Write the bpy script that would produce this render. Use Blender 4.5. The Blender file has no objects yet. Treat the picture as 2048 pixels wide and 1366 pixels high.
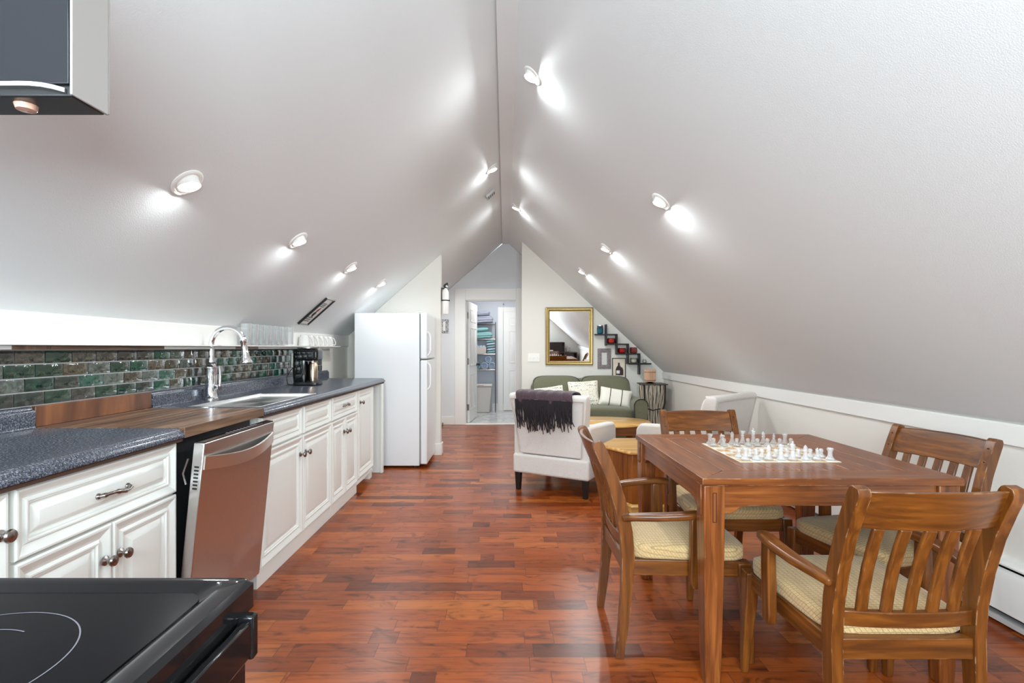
import bpy, math, random
from mathutils import Vector, Matrix
C = bpy.context.scene.collection
PI = math.pi
random.seed(7)
H = 1.23; F = 1040.0          # camera height, focal length in pixels of a 2048 wide frame
VX, VY = 1010.0, 696.0        # vanishing point of the room's long axis

# ---------------------------------------------------------------- camera
cam = bpy.data.cameras.new('camera'); co = bpy.data.objects.new('camera', cam); C.objects.link(co)
co.location = (0, 0, H); co.rotation_euler = (PI/2, 0, 0)
cam.sensor_width = 36; cam.lens = 36*F/2048
cam.shift_x = (1024-VX)/2048; cam.shift_y = (VY-683)/2048
cam.clip_start = 0.02; cam.clip_end = 100
bpy.context.scene.camera = co
# ---------------------------------------------------------------- world, exposure, added fill light
sc = bpy.context.scene
sc.view_settings.view_transform = 'Standard'; sc.view_settings.look = 'None'
sc.view_settings.gamma = 1; sc.view_settings.use_curve_mapping = False
sc.view_settings.exposure = 0.78
sc.cycles.max_bounces = 10; sc.cycles.diffuse_bounces = 6; sc.cycles.transmission_bounces = 10
sc.cycles.sample_clamp_indirect = 6; sc.cycles.caustics_reflective = False; sc.cycles.caustics_refractive = False
w = bpy.data.worlds.new('world'); sc.world = w; w.use_nodes = True
w.node_tree.nodes['Background'].inputs[0].default_value = (0.85, 0.92, 1, 1)
w.node_tree.nodes['Background'].inputs[1].default_value = 2.0
def area(name, loc, rot, sx, sy, power, col=(1, 1, 1), parent=None, shape='RECTANGLE', spread=PI):
    l = bpy.data.lights.new(name, 'AREA'); l.shape = shape; l.size = sx; l.size_y = sy; l.energy = power; l.color = col; l.spread = spread
    o = bpy.data.objects.new(name, l); C.objects.link(o); o.location = loc; o.rotation_euler = rot; o.parent = parent
    return o
WIN_FILL = 48.0  # power of each unseen fill light added behind the camera
area('added_fill_light', (-0.55, -1.17, 1.5), (PI/2, 0, 0), 0.8, 1.1, WIN_FILL, (0.78, 0.93, 1))
area('added_fill_light', (0.55, -1.17, 1.5), (PI/2, 0, 0), 0.8, 1.1, WIN_FILL, (0.78, 0.93, 1))
LAMP = 7.2; AIM = 1.6

# ---------------------------------------------------------------- materials
def hexc(r, g, b):
    f = lambda c: (c/255/12.92) if c/255 <= 0.04045 else ((c/255+0.055)/1.055)**2.4
    return (f(r), f(g), f(b), 1)
MATS = {}
def mat(name, col, rough=0.5, metal=0.0, spec=0.5, coat=0.0, bump=None, noise=None, trans=0, ior=1.45, emit=None, sheen=0):
    """bump=(scale,strength) noise=(scale,amount)"""
    if name in MATS: return MATS[name]
    m = bpy.data.materials.new(name); m.use_nodes = True; n = m.node_tree.nodes; l = m.node_tree.links
    b = n['Principled BSDF']
    b.inputs['Base Color'].default_value = col; b.inputs['Roughness'].default_value = rough
    b.inputs['Metallic'].default_value = metal; b.inputs['Specular IOR Level'].default_value = spec
    b.inputs['Coat Weight'].default_value = coat; b.inputs['Coat Roughness'].default_value = 0.08
    b.inputs['Transmission Weight'].default_value = trans; b.inputs['IOR'].default_value = ior
    b.inputs['Sheen Weight'].default_value = sheen
    if emit:
        b.inputs['Emission Color'].default_value = col; b.inputs['Emission Strength'].default_value = emit
    tc = n.new('ShaderNodeTexCoord')
    if noise:
        t = n.new('ShaderNodeTexNoise'); t.inputs['Scale'].default_value = noise[0]; t.inputs['Detail'].default_value = 4
        l.new(tc.outputs['Object'], t.inputs['Vector'])
        mx = n.new('ShaderNodeMix'); mx.data_type = 'RGBA'
        k = 1-noise[1]; k2 = 1+noise[1]
        mx.inputs['A'].default_value = (col[0]*k, col[1]*k, col[2]*k, 1); mx.inputs['B'].default_value = (min(1, col[0]*k2), min(1, col[1]*k2), min(1, col[2]*k2), 1)
        l.new(t.outputs['Fac'], mx.inputs['Factor']); l.new(mx.outputs['Result'], b.inputs['Base Color'])
    if bump:
        t = n.new('ShaderNodeTexNoise'); t.inputs['Scale'].default_value = bump[0]; t.inputs['Detail'].default_value = 3
        l.new(tc.outputs['Object'], t.inputs['Vector'])
        bp = n.new('ShaderNodeBump'); bp.inputs['Strength'].default_value = bump[1]; bp.inputs['Distance'].default_value = 0.01
        l.new(t.outputs['Fac'], bp.inputs['Height']); l.new(bp.outputs['Normal'], b.inputs['Normal'])
    MATS[name] = m; return m

def ramp(n, stops):
    r = n.new('ShaderNodeValToRGB'); e = r.color_ramp.elements
    while len(e) > 1: e.remove(e[-1])
    e[0].position = stops[0][0]; e[0].color = stops[0][1]
    for p, c in stops[1:]:
        x = e.new(p); x.color = c
    return r
def wood(name, axis, dark, mid, light, rough=0.35, coat=0.2, scale=1.0, wear=0.0, fine=28):
    key = name+'_'+axis
    if key in MATS: return MATS[key]
    m = bpy.data.materials.new(key); m.use_nodes = True; n = m.node_tree.nodes; l = m.node_tree.links; b = n['Principled BSDF']
    tc = n.new('ShaderNodeTexCoord'); mp = n.new('ShaderNodeMapping'); oi = n.new('ShaderNodeObjectInfo')
    s = [fine*scale]*3; s['xyz'.index(axis)] = (2.0+(fine > 40)*1.5)*scale; mp.inputs['Scale'].default_value = s
    l.new(tc.outputs['Object'], mp.inputs['Vector'])
    cr = n.new('ShaderNodeCombineXYZ'); ml = n.new('ShaderNodeMath'); ml.operation = 'MULTIPLY'; ml.inputs[1].default_value = 31.0
    l.new(oi.outputs['Random'], ml.inputs[0]); l.new(ml.outputs[0], cr.inputs[0]); l.new(ml.outputs[0], cr.inputs[2]); l.new(cr.outputs[0], mp.inputs['Location'])
    t = n.new('ShaderNodeTexNoise'); t.inputs['Scale'].default_value = 1.0; t.inputs['Detail'].default_value = 7; t.inputs['Distortion'].default_value = 0.7
    l.new(mp.outputs[0], t.inputs['Vector'])
    r = ramp(n, [(0.3, dark), (0.5, mid), (0.72, light)]); l.new(t.outputs['Fac'], r.inputs[0])
    out = r.outputs[0]
    if wear:
        g = n.new('ShaderNodeNewGeometry'); bv = n.new('ShaderNodeBevel'); bv.samples = 4; bv.inputs['Radius'].default_value = 0.005
        dp = n.new('ShaderNodeVectorMath'); dp.operation = 'DOT_PRODUCT'; l.new(g.outputs['Normal'], dp.inputs[0]); l.new(bv.outputs[0], dp.inputs[1])
        inv = n.new('ShaderNodeMath'); inv.operation = 'SUBTRACT'; inv.inputs[0].default_value = 1.0; l.new(dp.outputs['Value'], inv.inputs[1])
        t2 = n.new('ShaderNodeTexNoise'); t2.inputs['Scale'].default_value = 22; t2.inputs['Detail'].default_value = 6
        l.new(tc.outputs['Object'], t2.inputs['Vector'])
        a = n.new('ShaderNodeMath'); a.operation = 'MULTIPLY'; l.new(inv.outputs[0], a.inputs[0]); tr = ramp(n, [(0.52, (0, 0, 0, 1)), (0.62, (1, 1, 1, 1))]); l.new(t2.outputs['Fac'], tr.inputs[0]); l.new(tr.outputs[0], a.inputs[1])
        rr = ramp(n, [(0.03, (0, 0, 0, 1)), (0.10, (wear, wear, wear, 1))]); l.new(a.outputs[0], rr.inputs[0])
        mx = n.new('ShaderNodeMix'); mx.data_type = 'RGBA'; l.new(rr.outputs[0], mx.inputs['Factor']); l.new(out, mx.inputs['A']); mx.inputs['B'].default_value = hexc(206, 170, 130); out = mx.outputs['Result']
    l.new(out, b.inputs['Base Color']); b.inputs['Roughness'].default_value = rough; b.inputs['Coat Weight'].default_value = coat; b.inputs['Coat Roughness'].default_value = 0.15
    bp = n.new('ShaderNodeBump'); bp.inputs['Strength'].default_value = 0.12; bp.inputs['Distance'].default_value = 0.002; l.new(t.outputs['Fac'], bp.inputs['Height']); l.new(bp.outputs['Normal'], b.inputs['Normal'])
    MATS[key] = m; return m

M_CEIL = mat('painted_ceiling_grey', hexc(228, 231, 232), 0.55, bump=(260, 0.12))
M_WALL = mat('painted_wall_warm_white', hexc(228, 224, 216), 0.5, bump=(200, 0.08))
M_GWALL = mat('painted_wall_cool_grey', hexc(218, 220, 223), 0.5, bump=(200, 0.08))
M_TRIM = mat('white_trim_paint', hexc(232, 230, 226), 0.35)
M_CAB = mat('white_cabinet_lacquer', hexc(232, 233, 228), 0.3)
M_BATHW = mat('bathroom_wall_blue_grey', hexc(196, 200, 208), 0.5)
M_CHROME = mat('chrome', (0.85, 0.86, 0.88, 1), 0.07, 1.0)
M_STEEL = mat('brushed_steel', (0.66, 0.65, 0.64, 1), 0.3, 1.0, noise=(60, 0.06))
M_STEEL.node_tree.nodes['Principled BSDF'].inputs['Anisotropic'].default_value = 0.7
M_PEWTER = mat('pewter', (0.33, 0.30, 0.28, 1), 0.25, 1.0)
M_BLACK = mat('black_plastic', (0.012, 0.012, 0.013, 1), 0.3)
M_GLOSSB = mat('gloss_black_enamel', (0.008, 0.008, 0.009, 1), 0.06, spec=0.35, coat=0.1)
M_COOK = mat('black_ceramic_glass', (0.006, 0.006, 0.007, 1), 0.16, spec=0.07)
M_MARK = mat('grey_print', hexc(104, 102, 110), 0.5)
M_FRIDGE = mat('white_appliance_enamel', hexc(226, 228, 230), 0.25, bump=(500, 0.04))
M_LEGB = mat('espresso_stained_leg', (0.012, 0.009, 0.008, 1), 0.35)
M_SHELFB = mat('black_lacquered_board', (0.015, 0.014, 0.016, 1), 0.4)
def glassy(name, tint, gl=0.35, rough=0.0, white=0.0):
    m = bpy.data.materials.new(name); m.use_nodes = True; n = m.node_tree.nodes; l = m.node_tree.links; n.clear()
    o = n.new('ShaderNodeOutputMaterial'); t = n.new('ShaderNodeBsdfTransparent'); t.inputs[0].default_value = tint
    g = n.new('ShaderNodeBsdfGlossy'); g.inputs['Roughness'].default_value = rough+.02
    lw = n.new('ShaderNodeLayerWeight'); lw.inputs['Blend'].default_value = gl
    m1 = n.new('ShaderNodeMixShader'); l.new(lw.outputs['Facing'], m1.inputs[0]); l.new(t.outputs[0], m1.inputs[1]); l.new(g.outputs[0], m1.inputs[2])
    out = m1
    d = n.new('ShaderNodeBsdfPrincipled'); d.inputs['Base Color'].default_value = (.95, .96, .97, 1); d.inputs['Roughness'].default_value = .4
    m2 = n.new('ShaderNodeMixShader'); m2.inputs[0].default_value = white; l.new(m1.outputs[0], m2.inputs[1]); l.new(d.outputs[0], m2.inputs[2])
    l.new(m2.outputs[0], o.inputs[0]); return m
M_GLASS = glassy('clear_glass', (.97, .98, .98, 1), .5, 0, .16)
M_FROST = glassy('frosted_glass', (.97, .97, .98, 1), .3, .3, .30)
M_WHITEC = mat('white_ceramic', hexc(242, 240, 236), 0.2)
M_PLATE = mat('white_plastic', hexc(238, 236, 230), 0.35)
M_GOLD = mat('antique_gold_leaf', (0.38, 0.27, 0.10, 1), 0.38, 0.7, noise=(40, 0.25))
M_MIRROR = mat('mirror_silver', (0.93, 0.94, 0.95, 1), 0.0, 1.0)
M_LAMP = mat('lit_lamp_lens', (1, 0.985, 0.96, 1), 0.5, emit=14.0)

def weave(name, c1, c2, sc_=380, rough=0.9, mixk=0.5, bumps=0.35, sheen=0.2):
    m = bpy.data.materials.new(name); m.use_nodes = True; n = m.node_tree.nodes; l = m.node_tree.links; b = n['Principled BSDF']
    tc = n.new('ShaderNodeTexCoord'); t = n.new('ShaderNodeTexNoise'); t.inputs['Scale'].default_value = sc_; t.inputs['Detail'].default_value = 3
    t2 = n.new('ShaderNodeTexNoise'); t2.inputs['Scale'].default_value = 5
    l.new(tc.outputs['Object'], t.inputs['Vector']); l.new(tc.outputs['Object'], t2.inputs['Vector'])
    r = ramp(n, [(0.35, c1), (0.65, c2)]); l.new(t.outputs['Fac'], r.inputs[0])
    l.new(r.outputs[0], b.inputs['Base Color']); b.inputs['Roughness'].default_value = rough; b.inputs['Sheen Weight'].default_value = sheen
    bp = n.new('ShaderNodeBump'); bp.inputs['Strength'].default_value = bumps; bp.inputs['Distance'].default_value = 0.002
    l.new(t.outputs['Fac'], bp.inputs['Height']); l.new(bp.outputs['Normal'], b.inputs['Normal'])
    return m
M_CREAM = weave('cream_linen', hexc(200, 193, 187), hexc(222, 215, 209))
M_GREEN = weave('olive_green_cloth', hexc(92, 92, 72), hexc(118, 116, 92), 220)
M_PIPE = mat('dark_green_piping', hexc(42, 42, 34), 0.8)
M_PILLOW = weave('ivory_cotton', hexc(228, 224, 212), hexc(242, 238, 226), 250)
M_TEAL = weave('teal_terry', hexc(112, 156, 156), hexc(140, 186, 184), 120)
M_GREYT = weave('grey_terry', hexc(138, 142, 156), hexc(158, 162, 176), 120)
M_BLUEW = weave('pale_blue_terry', hexc(158, 176, 196), hexc(196, 208, 222), 90)
M_PLUM = weave('plum_knit', hexc(48, 34, 38), hexc(84, 62, 70), 210, bumps=0.9)
M_FRINGE = mat('near_black_fringe_yarn', hexc(34, 28, 32), 0.9)

def seat_fabric():
    m = bpy.data.materials.new('khaki_grid_upholstery'); m.use_nodes = True; n = m.node_tree.nodes; l = m.node_tree.links; b = n['Principled BSDF']
    tc = n.new('ShaderNodeTexCoord'); sp = n.new('ShaderNodeSeparateXYZ'); l.new(tc.outputs['Object'], sp.inputs[0])
    nz = n.new('ShaderNodeTexNoise'); nz.inputs['Scale'].default_value = 30; l.new(tc.outputs['Object'], nz.inputs['Vector'])
    outs = []
    for ax, f in ((0, 62.0), (1, 78.0)):
        a = n.new('ShaderNodeMath'); a.operation = 'MULTIPLY_ADD'; a.inputs[1].default_value = f
        zz = n.new('ShaderNodeMath'); zz.operation = 'MULTIPLY_ADD'; zz.inputs[1].default_value = 0.8; l.new(sp.outputs[2], zz.inputs[0]); l.new(sp.outputs[ax], zz.inputs[2]); l.new(zz.outputs[0], a.inputs[0])
        s_ = n.new('ShaderNodeMath'); s_.operation = 'MULTIPLY'; s_.inputs[1].default_value = 0.5; l.new(nz.outputs['Fac'], s_.inputs[0]); l.new(s_.outputs[0], a.inputs[2])
        fr = n.new('ShaderNodeMath'); fr.operation = 'FRACT'; l.new(a.outputs[0], fr.inputs[0])
        g = n.new('ShaderNodeMath'); g.operation = 'LESS_THAN'; g.inputs[1].default_value = 0.16; l.new(fr.outputs[0], g.inputs[0]); outs.append(g)
    mxm = n.new('ShaderNodeMath'); mxm.operation = 'MAXIMUM'; l.new(outs[0].outputs[0], mxm.inputs[0]); l.new(outs[1].outputs[0], mxm.inputs[1])
    fn = n.new('ShaderNodeTexNoise'); fn.inputs['Scale'].default_value = 300; l.new(tc.outputs['Object'], fn.inputs['Vector'])
    r = ramp(n, [(0.3, hexc(182, 150, 102)), (0.7, hexc(212, 182, 132))]); l.new(fn.outputs['Fac'], r.inputs[0])
    k = n.new('ShaderNodeMath'); k.operation = 'MULTIPLY'; k.inputs[1].default_value = 0.55; l.new(mxm.outputs[0], k.inputs[0])
    mx = n.new('ShaderNodeMix'); mx.data_type = 'RGBA'; l.new(k.outputs[0], mx.inputs['Factor']); l.new(r.outputs[0], mx.inputs['A']); mx.inputs['B'].default_value = hexc(120, 96, 58)
    l.new(mx.outputs['Result'], b.inputs['Base Color']); b.inputs['Roughness'].default_value = 0.85; b.inputs['Sheen Weight'].default_value = 0.2
    bp = n.new('ShaderNodeBump'); bp.inputs['Strength'].default_value = 0.4; bp.inputs['Distance'].default_value = 0.002; bp.invert = True
    l.new(mxm.outputs[0], bp.inputs['Height']); l.new(bp.outputs['Normal'], b.inputs['Normal'])
    return m
M_SEAT = seat_fabric()

CH = dict(dark=hexc(78, 41, 12), mid=hexc(102, 56, 16), light=hexc(130, 76, 26), rough=0.32, coat=0.1, fine=48)
def W_CH(ax): return wood('brown_stained_chair_wood', ax, wear=0.7, **CH)
TB = dict(dark=hexc(84, 42, 18), mid=hexc(122, 66, 28), light=hexc(150, 88, 42), rough=0.3, coat=0.12, fine=60)
def W_TB(ax): return wood('brown_stained_table_wood', ax, wear=0.7, **TB)
def W_HONEY(ax): return wood('honey_oak', ax, hexc(176, 122, 56), hexc(206, 156, 84), hexc(226, 182, 110), 0.28, 0.4)
def W_AMBER(ax): return wood('amber_pine', ax, hexc(120, 66, 22), hexc(146, 84, 30), hexc(164, 100, 42), 0.35, 0.15, fine=14)
def W_WAL(ax): return wood('walnut_butcher_block', ax, hexc(72, 50, 38), hexc(112, 82, 62), hexc(150, 116, 90), 0.4, 0.1)
def W_STAIN(ax): return wood('red_brown_stained_board', ax, hexc(70, 42, 28), hexc(108, 66, 44), hexc(150, 96, 58), 0.35, 0.2, fine=10)
def W_DARK(ax): return wood('dark_mahogany', ax, hexc(36, 18, 16), hexc(52, 26, 24), hexc(66, 34, 30), 0.3, 0.3)

def floor_mat():
    m = bpy.data.materials.new('red_brown_plank_floor'); m.use_nodes = True; n = m.node_tree.nodes; l = m.node_tree.links; b = n['Principled BSDF']
    def M(op, a=None, b_=None, c=None):
        x = n.new('ShaderNodeMath'); x.operation = op
        for i, v in enumerate((a, b_, c)):
            if v is None: continue
            if isinstance(v, (int, float)): x.inputs[i].default_value = v
            else: l.new(v, x.inputs[i])
        return x.outputs[0]
    tc = n.new('ShaderNodeTexCoord'); sp = n.new('ShaderNodeSeparateXYZ'); l.new(tc.outputs['Object'], sp.inputs[0])
    WD = 0.094
    yr = M('DIVIDE', sp.outputs[1], WD); row = M('FLOOR', yr); fy = M('FRACT', yr)
    wn = n.new('ShaderNodeTexWhiteNoise'); wn.noise_dimensions = '1D'; l.new(row, wn.inputs['W'])
    LN = M('MULTIPLY_ADD', wn.outputs['Value'], 0.45, 0.55)
    wn2 = n.new('ShaderNodeTexWhiteNoise'); wn2.noise_dimensions = '1D'; l.new(M('ADD', row, 57.3), wn2.inputs['W'])
    xs = M('DIVIDE', M('MULTIPLY_ADD', wn2.outputs['Value'], 1.7, sp.outputs[0]), LN)
    # second level: odd columns are split at random so board lengths vary
    col = M('FLOOR', xs); fx = M('FRACT', xs)
    cmb = n.new('ShaderNodeCombineXYZ'); l.new(row, cmb.inputs[0]); l.new(col, cmb.inputs[1])
    w3 = n.new('ShaderNodeTexWhiteNoise'); w3.noise_dimensions = '3D'; l.new(cmb.outputs[0], w3.inputs['Vector'])
    cut = M('MULTIPLY_ADD', w3.outputs['Value'], 0.7, 0.3); half = M('GREATER_THAN', fx, cut)
    cmb2 = n.new('ShaderNodeCombineXYZ'); l.new(row, cmb2.inputs[0]); l.new(col, cmb2.inputs[1]); l.new(half, cmb2.inputs[2])
    w4 = n.new('ShaderNodeTexWhiteNoise'); w4.noise_dimensions = '3D'; l.new(cmb2.outputs[0], w4.inputs['Vector'])
    rnd = w4.outputs['Value']
    # grain
    mp = n.new('ShaderNodeMapping'); mp.inputs['Scale'].default_value = (3.0, 34, 1); l.new(tc.outputs['Object'], mp.inputs['Vector'])
    lc = n.new('ShaderNodeCombineXYZ'); l.new(M('MULTIPLY', rnd, 40.0), lc.inputs[0]); l.new(M('MULTIPLY', rnd, 17.0), lc.inputs[1]); l.new(lc.outputs[0], mp.inputs['Location'])
    g = n.new('ShaderNodeTexNoise'); g.inputs['Scale'].default_value = 1.0; g.inputs['Detail'].default_value = 8; g.inputs['Distortion'].default_value = 1.1; l.new(mp.outputs[0], g.inputs['Vector'])
    mp2 = n.new('ShaderNodeMapping'); mp2.inputs['Scale'].default_value = (5.0, 12, 1); l.new(tc.outputs['Object'], mp2.inputs['Vector']); l.new(lc.outputs[0], mp2.inputs['Location'])
    g2 = n.new('ShaderNodeTexNoise'); g2.inputs['Scale'].default_value = 1.0; g2.inputs['Detail'].default_value = 5; g2.inputs['Distortion'].default_value = 2.0; l.new(mp2.outputs[0], g2.inputs['Vector'])
    base = ramp(n, [(0.0, hexc(92, 40, 16)), (0.12, hexc(120, 54, 20)), (0.45, hexc(140, 66, 24)), (0.8, hexc(156, 76, 28)), (1.0, hexc(168, 94, 38))]); l.new(rnd, base.inputs[0])
    gr = ramp(n, [(0.3, (0.62, 0.55, 0.5, 1)), (0.5, (1, 1, 1, 1)), (0.75, (1.15, 1.12, 1.1, 1))]); l.new(g.outputs['Fac'], gr.inputs[0])
    gr2 = ramp(n, [(0.30, (0.42, 0.36, 0.33, 1)), (0.45, (0.95, 0.95, 0.95, 1)), (0.8, (1.12, 1.08, 1.0, 1))]); l.new(g2.outputs['Fac'], gr2.inputs[0])
    def mul(a, b_):
        x = n.new('ShaderNodeMix'); x.data_type = 'RGBA'; x.blend_type = 'MULTIPLY'; x.inputs['Factor'].default_value = 1; l.new(a, x.inputs['A']); l.new(b_, x.inputs['B']); return x.outputs['Result']
    c = mul(mul(base.outputs[0], gr.outputs[0]), gr2.outputs[0])
    e1 = M('LESS_THAN', fy, 0.022); e2 = M('LESS_THAN', M('MULTIPLY', fx, LN), 0.002)
    e3 = M('LESS_THAN', M('ABSOLUTE', M('MULTIPLY', M('SUBTRACT', fx, cut), LN)), 0.0012)
    ed = M('MAXIMUM', M('MAXIMUM', e1, e2), e3)
    mx = n.new('ShaderNodeMix'); mx.data_type = 'RGBA'; l.new(M('MULTIPLY', ed, 0.8), mx.inputs['Factor']); l.new(c, mx.inputs['A']); mx.inputs['B'].default_value = hexc(48, 18, 10)
    l.new(mx.outputs['Result'], b.inputs['Base Color'])
    b.inputs['Roughness'].default_value = 0.28; b.inputs['Specular IOR Level'].default_value = 0.38
    bp = n.new('ShaderNodeBump'); bp.inputs['Strength'].default_value = 0.25; bp.inputs['Distance'].default_value = 0.002
    l.new(M('SUBTRACT', M('MULTIPLY', g2.outputs['Fac'], 0.5), ed), bp.inputs['Height']); l.new(bp.outputs['Normal'], b.inputs['Normal']); 
    return m
def laminate():
    m = bpy.data.materials.new('speckled_blue_grey_laminate'); m.use_nodes = True; n = m.node_tree.nodes; l = m.node_tree.links; b = n['Principled BSDF']
    tc = n.new('ShaderNodeTexCoord'); mp = n.new('ShaderNodeMapping'); mp.inputs['Scale'].default_value = (1, 1.6, 1.6); l.new(tc.outputs['Object'], mp.inputs['Vector'])
    t = n.new('ShaderNodeTexNoise'); t.inputs['Scale'].default_value = 150; t.inputs['Detail'].default_value = 6; t.inputs['Roughness'].default_value = 0.75; l.new(mp.outputs[0], t.inputs['Vector'])
    r = ramp(n, [(0.34, hexc(20, 22, 28)), (0.46, hexc(46, 50, 60)), (0.56, hexc(88, 92, 104)), (0.66, hexc(168, 172, 182))]); l.new(t.outputs['Fac'], r.inputs[0])
    l.new(r.outputs[0], b.inputs['Base Color']); b.inputs['Roughness'].default_value = 0.22; b.inputs['Specular IOR Level'].default_value = 0.4
    return m
def marble():
    m = bpy.data.materials.new('pale_marble_vinyl'); m.use_nodes = True; n = m.node_tree.nodes; l = m.node_tree.links; b = n['Principled BSDF']
    tc = n.new('ShaderNodeTexCoord'); t = n.new('ShaderNodeTexNoise'); t.inputs['Scale'].default_value = 4; t.inputs['Detail'].default_value = 6; t.inputs['Distortion'].default_value = 2; l.new(tc.outputs['Object'], t.inputs['Vector'])
    r = ramp(n, [(0.35, hexc(172, 173, 172)), (0.5, hexc(194, 195, 194)), (0.7, hexc(210, 210, 208))]); l.new(t.outputs['Fac'], r.inputs[0]); l.new(r.outputs[0], b.inputs['Base Color']); b.inputs['Roughness'].default_value = 0.25
    return m
def tile_mat():
    m = bpy.data.materials.new('iridescent_green_glazed_tile'); m.use_nodes = True; n = m.node_tree.nodes; l = m.node_tree.links; b = n['Principled BSDF']
    at = n.new('ShaderNodeAttribute'); at.attribute_name = 'tint'
    tc = n.new('ShaderNodeTexCoord'); t = n.new('ShaderNodeTexNoise'); t.inputs['Scale'].default_value = 38; t.inputs['Detail'].default_value = 5; t.inputs['Distortion'].default_value = 1.5; l.new(tc.outputs['Object'], t.inputs['Vector'])
    r = ramp(n, [(0.32, (0.5, 0.52, 0.5, 1)), (0.5, (0.9, 0.9, 0.9, 1)), (0.68, (1.35, 1.4, 1.3, 1))]); l.new(t.outputs['Fac'], r.inputs[0])
    x = n.new('ShaderNodeMix'); x.data_type = 'RGBA'; x.blend_type = 'MULTIPLY'; x.inputs['Factor'].default_value = 1; l.new(at.outputs['Color'], x.inputs['A']); l.new(r.outputs[0], x.inputs['B']); l.new(x.outputs['Result'], b.inputs['Base Color'])
    b.inputs['Roughness'].default_value = 0.08; b.inputs['Coat Weight'].default_value = 0.8; b.inputs['Metallic'].default_value = 0.25; b.inputs['Specular IOR Level'].default_value = 0.9
    t3 = n.new('ShaderNodeTexNoise'); t3.inputs['Scale'].default_value = 26; t3.inputs['Detail'].default_value = 2; l.new(tc.outputs['Object'], t3.inputs['Vector'])
    bp = n.new('ShaderNodeBump'); bp.inputs['Strength'].default_value = 0.5; bp.inputs['Distance'].default_value = 0.006; l.new(t3.outputs['Fac'], bp.inputs['Height']); l.new(bp.outputs['Normal'], b.inputs['Normal'])
    return m
M_FLOOR = floor_mat(); M_LAM = laminate(); M_MARBLE = marble(); M_TILE = tile_mat()
M_GROUT = mat('grey_grout', hexc(178, 174, 174), 0.8)

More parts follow.
